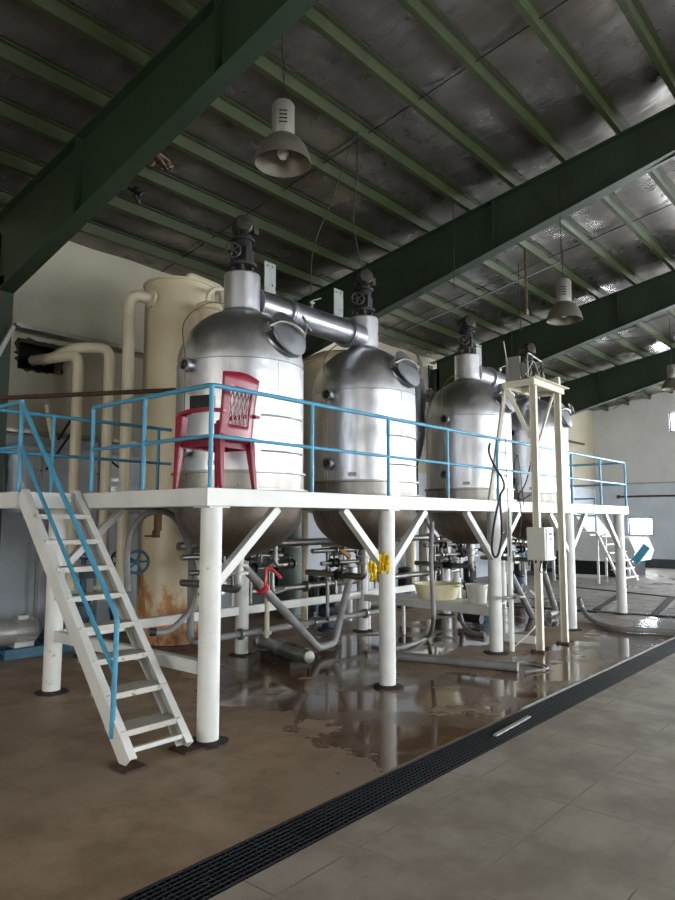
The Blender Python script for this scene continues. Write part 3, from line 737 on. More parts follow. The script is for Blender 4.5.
# three upright cream pipes
pa = onY(79, 355, 8.5); pb = onY(110, 348, 8.3); pc_ = onY(126, 296, 7.9)
hole = Vector((4.45, 9.35, 3.86))
def bigpipe(pts, r, label, z0):
    t = thing('cream_pipe', (pts[-1][0], pts[-1][1], 0), label, 'pipe', 'upright cream pipes by the back wall')
    MB().tube(elbow(pts, .16, 8), r, 20).build('pipe_run', 'creampipe', t)
    m_ = MB(); e = Vector(pts[-1]); flange(m_, e+Vector((0, 0, .02)), (0, 0, 1), r*1.6, .03); m_.build('flange', 'creampipe', t)
    return t
bigpipe([hole, (pa.x, pa.y, pa.z), (pa.x, pa.y, .75)], .072, 'leftmost upright cream pipe, bending into the broken wall opening', 0)
bigpipe([hole+Vector((.16, 0, .02)), (pb.x-.35, pb.y+.25, pb.z-.02), (pb.x, pb.y, pb.z), (pb.x, pb.y, .75)], .072, 'middle upright cream pipe with its bend behind the leftmost pipe', 0)
vt = onY(141, 292, 7.72); cp = bigpipe([(VX-.44, VY-.02, pc_.z+.0), (pc_.x, pc_.y-.1, pc_.z), (pc_.x, pc_.y-.1, .75)], .075, 'tallest upright cream pipe, elbowing into the top of the cream vessel', 0)
m_ = MB(); flange(m_, (VX-.50, VY-.03, pc_.z), (1, 0, 0), .125, .04); m_.build('flange', 'creampipe', cp)
# valves under the pipes (dark blue)
for (x, y_, Y, l) in ((84, 552, 7.9, 'dark blue valve stack with a handwheel seen through the staircase'), (118, 560, 8.1, 'small dark blue valve between stairs and cream vessel')):
    P = onY(x, y_, Y); t = thing('pipe_valve', (P.x, P.y, 0), l, 'valve')
    b_ = MB(); b_.lathe([(.09, 0), (.09, .03), (.045, .04), (.045, .3), (.1, .31), (.1, .35), (.07, .36), (.1, .5), (.07, .62), (.1, .64), (.1, .68), (.04, .7), (.03, P.z-.1)], (P.x, P.y, 0), n=20); b_.box((P.x+.06, P.y, .55), (.18, .1, .12)); b_.box((P.x+.05, P.y, P.z-.25), (.15, .12, .14)); b_.build('valve_body', 'navy', t)
    h_ = MB(); handwheel(h_, P+Vector((-.05, -.12, .02)), (-.4, -.9, 0), .1, .016); h_.cyl(P+Vector((-.05, -.12, .02)), P+Vector((0, 0, -.02)), .02, 8); h_.build('handwheel', 'navy', t)
# blue pump set on the floor at left
pm = thing('motor_pump', (4.1, 8.45, 0), 'silver electric motor on a blue skid against the back wall', 'pump')
Pm = onZ(30, 655, 0.0)
bx, by = 4.35, 8.55
sk = MB()
for q in (-.17, .17): sk.box((bx, by+q, .06), (1.1, .06, .12))
for q in (-.5, 0, .5): sk.box((bx+q, by, .08), (.06, .34, .05))
sk.build('skid', 'bluemach', pm, bev=.005)
m_ = MB(); mc = Vector((bx-.33, by, .30)); m_.lathe([(.02, -.30), (.13, -.29), (.15, -.26), (.15, -.06), (.14, -.05), (.14, .20), (.12, .24), (.03, .25)], mc, (1, 0, 0), 28)
for k in range(28):
    a = 2*PI*k/28; m_.bar(mc+Vector((-.05, math.cos(a)*.145, math.sin(a)*.145)), mc+Vector((.2, math.cos(a)*.145, math.sin(a)*.145)), .006, .02, up=(0, math.cos(a), math.sin(a)))
m_.box(mc+Vector((.05, 0, .16)), (.12, .12, .06)); m_.ring(mc+Vector((.05, 0, .21)), (0, 1, 0), .022, .006, 14, 6); m_.box(mc+Vector((.05, 0, -.15)), (.24, .24, .06)); m_.build('motor', 'silverpaint', pm)
MB().add([(bx+.02, by-.16, .12), (bx+.5, by-.16, .12), (bx+.5, by-.16, .40), (bx+.14, by-.16, .40), (bx+.02, by+.16, .12), (bx+.5, by+.16, .12), (bx+.5, by+.16, .40), (bx+.14, by+.16, .40)], [(0, 1, 2, 3), (4, 7, 6, 5), (0, 4, 5, 1), (1, 5, 6, 2), (2, 6, 7, 3), (3, 7, 4, 0)]).build('coupling_guard', 'bluemach', pm, bev=.006)
# cable tray & bracket at upper left
ct = thing('cable_tray', (5, 9.1, 4.2), 'grey cable tray with dark cables fixed high on the back wall', 'tray')
a = onY(-6, 322, 9.05); b = onY(188, 356, 9.05); a.z = b.z = 4.19; m_ = MB()
m_.bar(a, b, .22, .012); m_.bar(a+Vector((0, -.11, .02)), b+Vector((0, -.11, .02)), .01, .06); m_.bar(a+Vector((0, .11, .02)), b+Vector((0, .11, .02)), .01, .06); m_.build('tray', 'galv', ct)
m_ = MB()
for q in (-.06, 0, .05): m_.tube(smooth_path([a+(b-a)*(k/8)+Vector((0, q, .03+random.uniform(0, .035))) for k in range(9)], 3), .016, 6)
m_.build('cable', 'wire', ct)
s0 = onY(13, 328, 8.65); s1 = onY(-6, 362, 8.65)
tag(MB().bar(s0+Vector((0, 0, .02)), s1, .06, .05).bar(s0+Vector((.02, -.1, .04)), s0+Vector((.02, .3, .04)), .05, .04).cyl(s0, s0+Vector((0, 0, .16)), .012, 8).build('wall_bracket', 'galv'), 'pale diagonal steel strut holding the cable tray at the left edge', 'bracket')
# ledge & lower conduits on the back wall
tag(MB().bar(onY(-10, 428, 9.12), Vector((8.4, 9.12, 2.79)), .16, .05).build('wall_ledge', 'galv'), 'long grey steel angle along the back wall behind the blue railing', 'ledge')
e0 = onY(178, 390, 6.25); e1 = onZ(-6, 398.3, e0.z)
tag(MB().cyl(e1, e0+(e0-e1)*.08, .026, 12).build('dark_pipe', 'rust'), 'thin dark brown pipe crossing in front of the cream pipes', 'pipe')
for i, (xa, ya, xb, yb_) in enumerate(((43, 430, 46, 492), (100, 455, 102, 492))):
    P = onY(xa, ya, 8.95); tag(MB().bar((P.x, 8.95, 2.76), (P.x, 8.95, 0.0), .04, .04).cyl((P.x, 8.93, 2.3), (P.x-.06, 8.9, 2.3), .02, 8).build('conduit', 'hose'), ['upright grey conduit on the back wall, left of the leftmost cream pipe', 'upright grey conduit on the back wall, between the cream pipes'][i], 'conduit')
P0 = onY(46, 405, 8.8); P1 = onY(52, 440, 8.8)
tag(MB().bar(P0, P1, .035, .035).build('wooden_stick', 'cream'), 'short pale stick leaning against the back wall ledge', 'stick')
for i, (xa, ya, xb, yb_) in enumerate(((72, 418, 58, 440), (72, 432, 46, 470), (103, 455, 122, 470))):
    tag(MB().bar(onY(xa, ya, 9.0), onY(xb, yb_, 9.0), .025, .025).build('brace_bar', 'wire'), ['upper dark diagonal bar behind the blue rail, left of the leftmost cream pipe', 'lower dark diagonal bar under the wall ledge, left of the leftmost cream pipe', 'short dark diagonal bar low on the wall between cream pipes'][i], 'bar')

# ------------------------------------------------------------------ hoses
def hose(pts, r, m, label, name='hose', cat='hose', cuff=None):
    o = MB().tube(smooth_path(pts, 8), r, 12).build(name, m); tag(o, label, cat)
    if cuff: MB().cyl(cuff[0], cuff[1], r*1.25, 12).build('cuff', 'rubber', o)
    return o
Yh = 6.15
hp = [onY(x, y, Yh+.12*math.sin(i)) for i, (x, y) in enumerate(((128, 592), (127, 560), (131, 535), (142, 517), (158, 511), (172, 515), (182, 528), (190, 552), (195, 580), (192, 605), (180, 622), (165, 632), (149, 632)))]
hose(hp, .034, 'hose', 'thick grey hose looped in front of the tall cream vessel', cuff=(hp[-1], hp[-1]+(hp[-2]-hp[-1])*.4))
Yf = 4.02
def loop(pts, Y): return [onY(x, y, Y) for x, y in pts]
hose([onY(490, 443, Yf-.02), onY(489, 452, Yf), onY(494, 465, Yf), onY(502, 478, Yf), onY(504, 488, Yf), onY(500, 498, Yf-.03), onY(502, 530, Yf-.05), onY(499, 552, Yf-.05), onY(495, 557, Yf-.05), onY(492, 548, Yf-.05), onY(494, 525, Yf-.05), onY(499, 500, Yf-.03)], .014, 'rubber', 'black cable looped over the rail and hanging beside the third front leg', 'cable', 'cable')
hose([onY(432, 522, 4.5), onY(431, 560, 4.45), onY(433, 600, 4.45), onY(433, 622, 4.5), onZ(428, 636, .05), onZ(410, 645, .035), onZ(385, 650, .035)], .028, 'hose', 'grey hose dropping from the deck and bending onto the wet floor')
hose([onX(458, 608, 8.4)+Vector((0, 0, .1)), onZ(462, 622, .1), onZ(470, 632, .04), onZ(485, 635, .035)], .035, 'hose', 'short thick grey hose curving on the floor below the cream basin')
hose([onZ(579, 598, .35), onZ(583, 610, .15), onZ(592, 620, .05), onZ(610, 627, .045), onZ(635, 630, .045), onZ(660, 631, .045), onZ(700, 634, .045)], .04, 'hose', 'thick grey hose trailing over the floor to the right edge')
hose([onY(510, 650, 4.1), onY(522, 640, 4.0), onY(534, 628, 3.95), onY(540, 615, 3.95), onY(538, 600, 3.95), onY(530, 590, 3.95)], .007, 'bucket', 'thin white tube curling beside the tower post', 'cable', 'cable')
tag(MB().cyl(onZ(398, 656, .05), onZ(518, 667, .05), .05, 20).build('floor_pipe', 'hose'), 'long grey plastic pipe lying on the floor before the third leg', 'pipe')
hose([onZ(500, 664, .02), onZ(530, 662, .02), onZ(548, 668, .02), onZ(525, 672, .02)], .012, 'hose', 'thin grey hose coiled on the wet floor at the tower foot')

# ------------------------------------------------------------------ pipework below the tanks
def valve(mb, c, ax, s=.05):
    ax = Vector(ax).normalized(); c = Vector(c); flange(mb, c-ax*s*1.3, ax, s*1.5, .015, 6); flange(mb, c+ax*s*1.3, ax, s*1.5, .015, 6)
    mb.lathe([(s*.8, -s*1.3), (s*1.15, 0), (s*.8, s*1.3)], c, ax, 16)
    mb.cyl(c, c+Vector((0, 0, s*2.4)), s*.35, 10); handwheel(mb, c+Vector((0, 0, s*2.4)), (0, 0, 1), s*1.3, s*.15, 4)
for i, cx in enumerate(TX):
    wd = ['below the nearest tank', 'below the second tank', 'below the third tank', 'below the farthest tank'][i]
    t = thing('pipe_manifold', (cx, TY, .9), 'cluster of steel pipes and valves '+wd, 'pipework', 'valve clusters below the tanks')
    r_ = MB(); z0 = 1.02
    r_.tube(elbow([(cx, TY, 1.11), (cx, TY, .95), (cx+.1, TY+.5, .95), (cx+.15, TY+1.1, .95)], .1), .04, 14)
    cx += .42
    for q in range(4):
        xa = cx-.35+q*.28; r_.tube(elbow([(xa, TY+.62, 1.25), (xa, TY+.62, .98+.05*q), (xa+.12, TY+.62, .98+.05*q), (xa+.12, TY+.62, .7)], .03, 3), .014, 8)
    r_.tube([(cx-.5, TY+.62, 1.32), (cx+.8, TY+.62, 1.30)], .018, 8)
    r_.tube(elbow([(cx-.55, TY+.75, 1.25), (cx+.0, TY+.75, 1.25), (cx+.95, TY+.75, 1.22)], .05), .032, 12)
    r_.tube(elbow([(cx-.6, TY+.55, 1.10), (cx+.6, TY+.55, 1.10), (cx+.6, TY+.55, .8), (cx+1.0, TY+.75, .8)], .06), .026, 12)
    r_.tube(elbow([(cx+.3, TY+.2, 1.5), (cx+.3, TY+.2, 1.15), (cx+.75, TY+.3, 1.15), (cx+.75, TY+.9, 1.15)], .06), .026, 12)
    r_.tube(elbow([(cx-.25, TY+.75, 1.25), (cx-.25, TY+.75, .35), (cx-.05, TY+.9, .35)], .06), .024, 12)
    r_.build('pipe_run', 'pipe', t)
    for k, (p, ax, s) in enumerate((((cx-.05, TY+.75, 1.25), (1, 0, 0), .05), ((cx+.45, TY+.75, 1.235), (1, 0, 0), .045), ((cx-.35, TY+.55, 1.1), (1, 0, 0), .04), ((cx+.25, TY+.55, 1.1), (1, 0, 0), .045), ((cx-.34, TY+.42, .95), (.2, 1, 0), .055), ((cx+.6, TY+.28, 1.15), (1, .2, 0), .04), ((cx-.25, TY+.75, .9), (0, 0, 1), .04), ((cx+.75, TY+.7, 1.15), (0, 1, 0), .04))):
        b_ = MB(); valve(b_, p, ax, s); b_.build('valve', ['black', 'galv', 'darkmotor'][(k+i) % 3], t)
# long horizontal pipe runs behind
for (z, y, r, m_, l, x0, x1) in ((1.33, 6.95, .05, 'pipe', 'upper long grey pipe running behind the platform legs', 5.2, 11.8), (.72, 6.75, .045, 'pipe', 'long steel pipe just above the low white beam', 6.2, 11.5), (.30, 6.3, .04, 'hose', 'long low grey pipe just above the floor behind the front legs', 4.9, 8.6)):
    b_ = (MB().tube(elbow([(x0, y, z+.9), (x0, y, z), (x1, y, z), (x1+.05, y+.4, z)], .12), r, 16) if z < .4 else MB().cyl((x0, y, z), (x1, y, z), r, 16)).build('long_pipe', m_); tag(b_, l, 'pipe')
    for q in (.2, .55, .85):
        f_ = MB(); flange(f_, (x0+(x1-x0)*q, y, z), (1, 0, 0), r*1.7, .04); f_.build('coupling', 'galv', b_)
# big V-shaped drain pipe with red clamp
a, b, c2, d2 = onY(243, 566, 5.35), onY(263, 590, 5.4), onY(318, 648, 5.75), onY(352, 571, 5.85)
vp = thing('drain_pipe', (c2.x, c2.y, 0), 'large grey V-shaped pipe hanging below the nearest tank', 'pipe')
c3 = onY(334, 643, 5.8)
MB().tube(elbow([Vector((4.72, 5.32, 1.22))+Vector((.02, 0, 0)), a, c2, c3, d2], .07), .047, 18).build('pipe_run', 'hose', vp)
k_ = MB(); ax = (c2-a).normalized(); pm_ = onY(264, 588, 5.41); pm_ = a+ax*((pm_-a).dot(ax)); k_.lathe([(.05, -.028), (.075, -.028), (.075, -.01), (.062, 0), (.075, .01), (.075, .028), (.05, .028)], pm_, ax, 24, cap=(False, False)); k_.build('red_clamp', 'redpaint', vp)
k_ = MB(); k_.cyl(d2-Vector((0, 0, .03)), d2+Vector((0, 0, .05)), .075, 20); k_.build('end_flange', 'galv', vp)
lv = MB(); q = [onY(x, y, 5.3) for x, y in ((265, 585), (266, 568), (271, 568), (279, 576), (281, 578))]; lv.tube(elbow(q, .02), .014, 8)
for p_, p2 in zip(q[:-1], q[1:]): lv.bar(p_, p2, .012, .03)
tag(lv.build('valve_lever', 'redpaint'), 'bright red valve lever above the red clamp of the V pipe', 'lever')
tag(MB().bar(onY(340, 549, 5.6), onY(350, 557, 5.6), .03, .045).build('valve_lever', 'orange'), 'orange valve lever among the pipes left of the second leg', 'lever')
# silver pump lying on the floor
sp_ = thing('silver_pump', (6.15, 5.9, 0), 'silver cylindrical pump and motor on the floor beyond the nearest leg', 'pump')
q0, q1 = onZ(258, 640, .16), onZ(312, 658, .16); ax = (q1-q0).normalized(); L = (q1-q0).length
b_ = MB(); b_.lathe([(.03, 0), (.06, .01), (.09, .03), (.09, .12), (.065, .14), (.065, L*.42), (.10, L*.43), (.10, L*.47), (.08, L*.5)], q0, ax, 28); b_.build('pump_head', 'lid', sp_)
b_ = MB(); b_.lathe([(.08, L*.5), (.08, L*.92), (.065, L*.96), (.03, L*.97)], q0, ax, 28)
for k in range(20):
    a_ = 2*PI*k/20; u = ax.orthogonal().normalized(); w_ = ax.cross(u); p_ = (u*math.cos(a_)+w_*math.sin(a_))*.083; b_.bar(q0+ax*L*.55+p_, q0+ax*L*.9+p_, .005, .02, up=p_)
b_.build('motor', 'galv', sp_)
b_ = MB(); mm = q0+ax*L*.5; b_.box((mm.x, mm.y, .04), (.75, .22, .08), Matrix.Rotation(math.atan2(ax.y, ax.x), 3, 'Z')); b_.build('pump_base', 'basebl', sp_)
b_ = MB(); t0 = q0+ax*.24; b_.cyl(t0, t0+Vector((0, 0, .85)), .03, 14); flange(b_, t0+Vector((0, 0, .12)), (0, 0, 1), .06, .03); flange(b_, t0+Vector((0, 0, .7)), (0, 0, 1), .05, .05); b_.build('riser_pipe', 'creampipe', sp_)
tag(MB().lathe([(.085, 0), (.085, .5), (.07, .5), (.07, .03)], onZ(272, 650, .09)+Vector((.05, -.15, 0)), (ax.x, ax.y, 0), 24, cap=(True, False)).build('rusty_pipe_stub', 'rust'), 'short open rusty pipe stub lying on the floor under the silver pump', 'pipe')
# leg-side fittings on back leg
tag(MB().lathe([(.06, 0), (.06, .2), (.085, .2), (.085, .23), (.06, .23), (.06, .4)], onY(239, 585, 6.25), (0, 0, 1), 24).build('pipe_coupling', 'white'), 'white pipe end with a steel collar beside the first rear leg', 'pipe')
tag(MB().cyl((8.5, 6.62, .0), (8.5, 6.62, 1.75), .06, 20).build('standing_pipe', 'white'), 'white upright pipe just right of the second rear leg', 'pipe')
# pumps in the dark background
for (px_, py_, Y, s, l) in ((311, 600, 7.6, .9, 'dark blue vertical pump behind the V pipe'), (328, 600, 6.95, .8, 'dark blue vertical pump right of the first one, behind the V pipe'), (470, 585, 7.3, .8, 'dark pump unit behind the cream basin'), (405, 585, 7.6, .7, 'dark pump unit right of the second front leg'), (519, 590, 7.2, .8, 'dark pump unit seen left of the control box post'), (562, 588, 7.9, .8, 'dark blue pump between the two tower posts')):
    P = onY(px_, py_, Y); t = thing('vertical_pump', (P.x, Y, 0), l, 'pump')
    b_ = MB(); b_.lathe([(.16, 0), (.16, .04), (.09, .05), (.09, .2), (.15, .22), (.15, .36), (.08, .38)], (P.x, Y, 0), n=24); b_.box((P.x+.1, Y, .28), (.3, .12, .12)); b_.build('volute', 'navy', t)
    b_ = MB(); b_.lathe([(.08, .38), (.12, .4), (.12, .4+s*.42), (.13, .41+s*.42), (.13, .45+s*.42), (.05, .48+s*.42)], (P.x, Y, 0), n=24)
    for k in range(16):
        a_ = 2*PI*k/16; b_.box((P.x+math.cos(a_)*.125, Y+math.sin(a_)*.125, .4+s*.2), (.012, .012, s*.36))
    b_.build('motor', 'black', t)
# green-grey columns/tank silhouettes behind (tall narrow vessels)
for (px_, Y, r, h_, m_, l) in ((290, 8.4, .2, 1.7, 'sage', 'dull green upright cylinder by the back wall below the nearest tank'), (425, 8.95, .14, 1.75, 'steelring', 'upright steel cylinder behind, right of the second front leg'), (411, 9.0, .12, 1.75, 'cream', 'slim cream upright cylinder by the wall near the second leg'), (305, 7.4, .05, 1.8, 'creampipe', 'thin cream standpipe seen between first and second tanks'), (456, 6.9, .09, 1.3, 'bucket', 'pale upright filter bottle below the third tank')):
    P = onY(px_, 560, Y); o = MB().lathe([(r*1.15, 0), (r*1.15, .03), (r, .04), (r, h_-.06), (r*.8, h_-.02), (r*.2, h_)], (P.x, Y, 0), n=28).build('standing_cylinder', m_); tag(o, l, 'cylinder')
    m2 = MB(); flange(m2, (P.x, Y, h_*.7), (0, 0, 1), r*1.3, .03); m2.build('flange', 'galv', o)
# basin, shelf, bucket
sh = MB(); P = onX(437, 598, 8.15); zs = .645
sh.box((8.26, 5.15, .562), (.52, 1.7, .02)); sh.box((8.50, 5.15, .525), (.03, 1.7, .05)); 
for (x, y) in ((8.44, 4.4), (8.44, 5.9)): sh.box((x, y, .275), (.04, .04, .55))
tag(sh.build('pipe_shelf', 'white'), 'low white steel shelf carrying the cream basin and white bucket', 'shelf')
bs = thing('plastic_basin', (8.2, 5.12, .573), 'round cream plastic basin on the low shelf behind the hanging hose', 'basin')
MB().lathe([(.24, .0), (.255, .01), (.31, .20), (.335, .205), (.335, .215), (.30, .21), (.24, .03), (.02, .025)], (8.2, 5.17, .574), n=40).build('bowl', 'basin', bs)
h_ = MB()
for s_ in (-1, 1): h_.box((8.2-s_*.0, 5.17+s_*.35, .574+.195), (.12, .06, .02))
h_.build('handle', 'basin', bs)
bk = thing('plastic_bucket', (8.2, 4.56, .573), 'white plastic bucket on the low shelf left of the third front leg', 'bucket')
MB().lathe([(.12, 0), (.14, .22), (.15, .22), (.15, .24), (.135, .235), (.115, .02), (.01, .02)], (8.2, 4.56, .574), n=32).build('pail', 'bucket', bk)
b_ = MB(); b_.tube([(8.2, 4.56+.15*math.cos(a), .574+.22-.1*math.sin(a)) for a in [R(q) for q in range(0, 181, 20)]], .004, 6); b_.build('bail_handle', 'galv', bk)
bp = thing('blue_pump', (8.7, 5.9, 0), 'squat blue pump on the floor below the cream basin', 'pump')
MB().lathe([(.14, 0), (.16, .05), (.16, .2), (.1, .26), (.04, .28)], onZ(487, 622, 0)+Vector((.2, .2, 0)), n=24).build('body', 'bluemach', bp)
MB().cyl(onZ(487, 622, .12)+Vector((.2, .2, 0)), onZ(470, 620, .12)+Vector((.2, .3, 0)), .07, 16).build('motor', 'black', bp)
# yellow rags on second front leg
def rag(c, w, h, seed, label, tail=0):
    random.seed(seed); mb = MB(); n, m = 9, 10; vs = []; fs = []; c = Vector(c)
    rt = Vector((.647, -.762, 0)); fw = Vector((.762, .647, 0))
    for i in range(n+1):
        for j in range(m+1):
            u = i/n-.5; v = j/m; ww = w*(1-.35*math.sin(v*PI*1.1+seed)**2*tail)
            edge = random.uniform(-.006, .006)
            p = c+rt*(u*ww+tail*.03*v+edge)+Vector((0, 0, -v*h+random.uniform(-.005, .005)+(.02*math.sin(u*9+seed) if j in (0, m) else 0)))
            p -= fw*(.02*math.sin(u*14+v*4+seed)+.012*math.sin(v*12)-.05*(.25-u*u)*2)
            vs.append(p)
    for i in range(n):
        for j in range(m): a = i*(m+1)+j; fs.append((a, a+1, a+m+2, a+m+1))
    o = mb.add(vs, fs).build('yellow_rag', 'yellow'); s_ = o.modifiers.new('t', 'SOLIDIFY'); s_.thickness = .008
    return tag(o, label, 'rag')
rag(onY(384, 554, 4.06), .10, .18, 1, 'yellow cloth wrapped on the front of the second leg')
rag(onY(371, 562, 4.10), .09, .17, 2, 'yellow cloth hanging left of the second leg under its brace', 1)
random.seed(11)
# clamp on third leg with post conduit
tag(MB().cyl((8.15, 4.05, .02), (8.15, 4.05, 1.8), .03, 14).build('conduit', 'white'), 'slim white conduit strapped along the right of the third front leg', 'conduit')
cl = MB(); cl.tube([onY(503, 598, 3.98), onY(524, 597, 3.96)], .014, 10); cl.cyl(onY(505, 598, 3.94), onY(505, 598, 4.02), .03, 10); cl.cyl(onY(518, 597, 3.92), onY(518, 597, 4.0), .03, 10)
tag(cl.build('hose_tap', 'galv'), 'small steel tap on the conduit at the third front leg', 'tap')
for (pa_, pb_, Y, r, l) in (((511, 575), (535, 622), 5.2, .055, 'thick grey pipe sloping down behind the third front leg'), ((543, 570), (556, 612), 5.0, .05, 'thick grey pipe sloping down behind the control box post')):
    a_ = onY(*pa_, Y); b2 = onY(*pb_, Y); c_ = b2+Vector((-.3, .0, -.02)); tag(MB().tube(elbow([a_, b2, c_], .08), r, 16).build('sloping_pipe', 'hose'), l, 'pipe')

# ------------------------------------------------------------------ cream tower with control box
tw = thing('steel_tower', (8.7, 3.8, 0), 'tall cream steel tower standing before the platform, holding a winch frame', 'tower')
TP = [(8.42, 3.80), (9.20, 3.80)]; ZTW = 3.40
for (x, y) in TP:
    p = MB(); p.box((x, y, ZTW/2+.01), (.010, .08, ZTW))
    for s_ in (-1, 1): p.box((x+.0, y+s_*.04, ZTW/2+.01), (.06, .008, ZTW))
    po = p.build('post', 'cream_paint', tw)
    b_ = MB(); b_.box((x, y, .008), (.2, .18, .016))
    for (q, e) in ((-1, -1), (1, 1), (-1, 1), (1, -1)): b_.cyl((x+q*.075, y+e*.07, .01), (x+q*.075, y+e*.07, .035), .012, 6)
    b_.build('foot_plate', 'rust', po)
fr = MB(); TY0, TY1 = 3.76, 4.16
for y in (TY0, TY1): fr.box((8.81, y, ZTW+.035), (.98, .05, .08))
for x in (8.35, 8.81, 9.27): fr.box((x, (TY0+TY1)/2, ZTW+.035), (.05, TY1-TY0, .08))
fr.box((8.81, TY0-.03, ZTW+.08), (1.1, .10, .010)); fr.build('top_frame', 'cream_paint', tw, bev=.003)
for (a_, b2, w_) in (((8.36, 4.14, ZTW), (8.42, 3.86, 2.72), .05), ((8.36, 4.16, ZTW), (8.12, 4.30, 1.9), .045), ((9.15, 3.84, ZTW-.02), (8.45, 3.86, 2.35), .03)):
    MB().bar(a_, b2, w_, w_).build('diagonal', 'cream_paint', tw)
wm = thing('winch', (8.7, 3.96, ZTW+.08), 'cluttered steel winch and gear unit on top of the cream tower', 'winch')
z0 = ZTW+.078
MB().box((8.70, 3.98, z0+.012), (.70, .34, .024)).build('base_plate', 'galv', wm)
b_ = MB(); b_.cyl((8.42, 3.98, z0+.15), (8.82, 3.98, z0+.15), .07, 24)
for x in (8.42, 8.55, 8.69, 8.82): b_.cyl((x-.010, 3.98, z0+.15), (x+.010, 3.98, z0+.15), .11, 24)
b_.build('drum', 'galv', wm)
b_ = MB(); b_.box((8.38, 4.05, z0+.17), (.03, .2, .32)); b_.box((8.86, 4.05, z0+.13), (.03, .2, .24)); b_.tube(elbow([(8.36, 3.84, z0+.03), (8.36, 3.84, z0+.36), (8.84, 3.84, z0+.30), (8.84, 3.84, z0+.03)], .06), .013, 8); b_.tube([(8.36, 4.1, z0+.1), (8.22, 4.1, z0+.52)], .008, 6)
for k in range(5):
    q = [(8.36+random.uniform(0, .55), 3.98+random.uniform(-.16, .16), z0+random.uniform(.05, .34)) for _ in range(4)]; b_.tube(smooth_path(q, 4), random.uniform(.008, .014), 6)
b_.tube(smooth_path([(8.4, 3.86, z0+.1), (8.5, 3.82, z0+.26), (8.65, 3.82, z0+.12), (8.8, 3.84, z0+.24), (8.95, 3.86, z0+.05)], 5), .011, 8); b_.build('side_frame', 'galv', wm)
b_ = MB(); b_.lathe([(.03, -.11), (.065, -.10), (.065, .09), (.04, .11), (.02, .12)], (9.02, 3.95, z0+.09), (.6, -.6, .1), 24); b_.build('motor', 'darkmotor', wm)
b_ = MB(); handwheel(b_, (8.74, 3.80, z0+.2), (.3, -1, 0), .08, .010); b_.build('handwheel', 'rust', wm)
b_ = MB(); b_.lathe([(.02, 0), (.07, .01), (.08, .06), (.06, .12), (.03, .14)], (8.56, 4.0, z0+.26), n=24); b_.build('black_cover', 'black', wm)
MB().box((9.24, 3.80, z0+.08), (.06, .05, .16)).build('stop_plate', 'cream_paint', wm)
# control box
P = onY(535, 544, 3.70); cb = thing('control_box', (P.x, 3.70, 1.15), 'pale grey electric control box on the near tower post', 'electrical box')
rot = Matrix.Rotation(R(-93), 3, 'Z'); c_ = Vector((P.x+.03, 3.64, P.z+.005))
MB().box(c_, (.24, .22, .40), rot).build('housing', 'box', cb, bev=.006)
MB().box(c_+rot @ Vector((-.0, -.118, 0)), (.235, .016, .395), rot).build('door', 'box', cb, bev=.003)
MB().box(c_+rot @ Vector((.122, .03, .12)), (.008, .07, .03), rot).cyl(c_+rot @ Vector((.12, .03, .06)), c_+rot @ Vector((.13, .03, .06)), .012, 10).build('switch', 'black', cb)
MB().box(c_+rot @ Vector((.1215, -.075, 0)), (.005, .03, .38), rot).build('seam', 'hose', cb)
g_ = MB()
for q in (-.07, 0, .07): g_.cyl(c_+rot @ Vector((q, 0, -.2)), c_+rot @ Vector((q, 0, -.24)), .015, 10)
g_.build('cable_gland', 'black', cb)
hose([(8.2, 3.66, 1.12), (8.25, 3.7, 1.02), (8.4, 3.7, 1.0), (8.5, 3.72, 1.12)], .008, 'rubber', 'short black cable sagging below the control box', 'cable', 'cable')
hose([(9.15, 4.05, 3.36), (9.02, 4.05, 2.8), (8.85, 4.12, 2.2), (8.75, 4.2, 1.98), (8.85, 4.2, 1.93), (9.1, 4.15, 2.02)], .010, 'rubber', 'black cable hanging from the tower top onto the deck', 'cable', 'cable')
hose([(7.98, 3.98, 3.0-.3), (7.96, 3.98, 2.4), (7.95, 3.96, 1.9), (7.96, 3.96, 1.2)], .006, 'rubber', 'thin dark cord hanging straight down beside the third leg', 'cable', 'cable')
hose([onY(524, 505, 4.0), onY(520, 470, 4.3), onY(517, 455, 4.4), onY(514, 475, 4.3), onY(521, 510, 4.0), onY(519, 545, 3.98)], .006, 'rubber', 'thin dark cord looped left of the near tower post', 'cable', 'cable')
# small deck posts with white pipe bends
for (x, y, l) in ((7.75, 5.95, 'white bent pipe standing on the deck between second and third tanks'), (12.25, 5.6, 'white bent pipe on the deck right of the farthest tank')):
    tag(MB().tube(elbow([(x-.4, y+.1, 2.36), (x, y, 2.36), (x, y, 1.87)], .06), .035, 12).build('deck_pipe', 'white'), l, 'pipe')
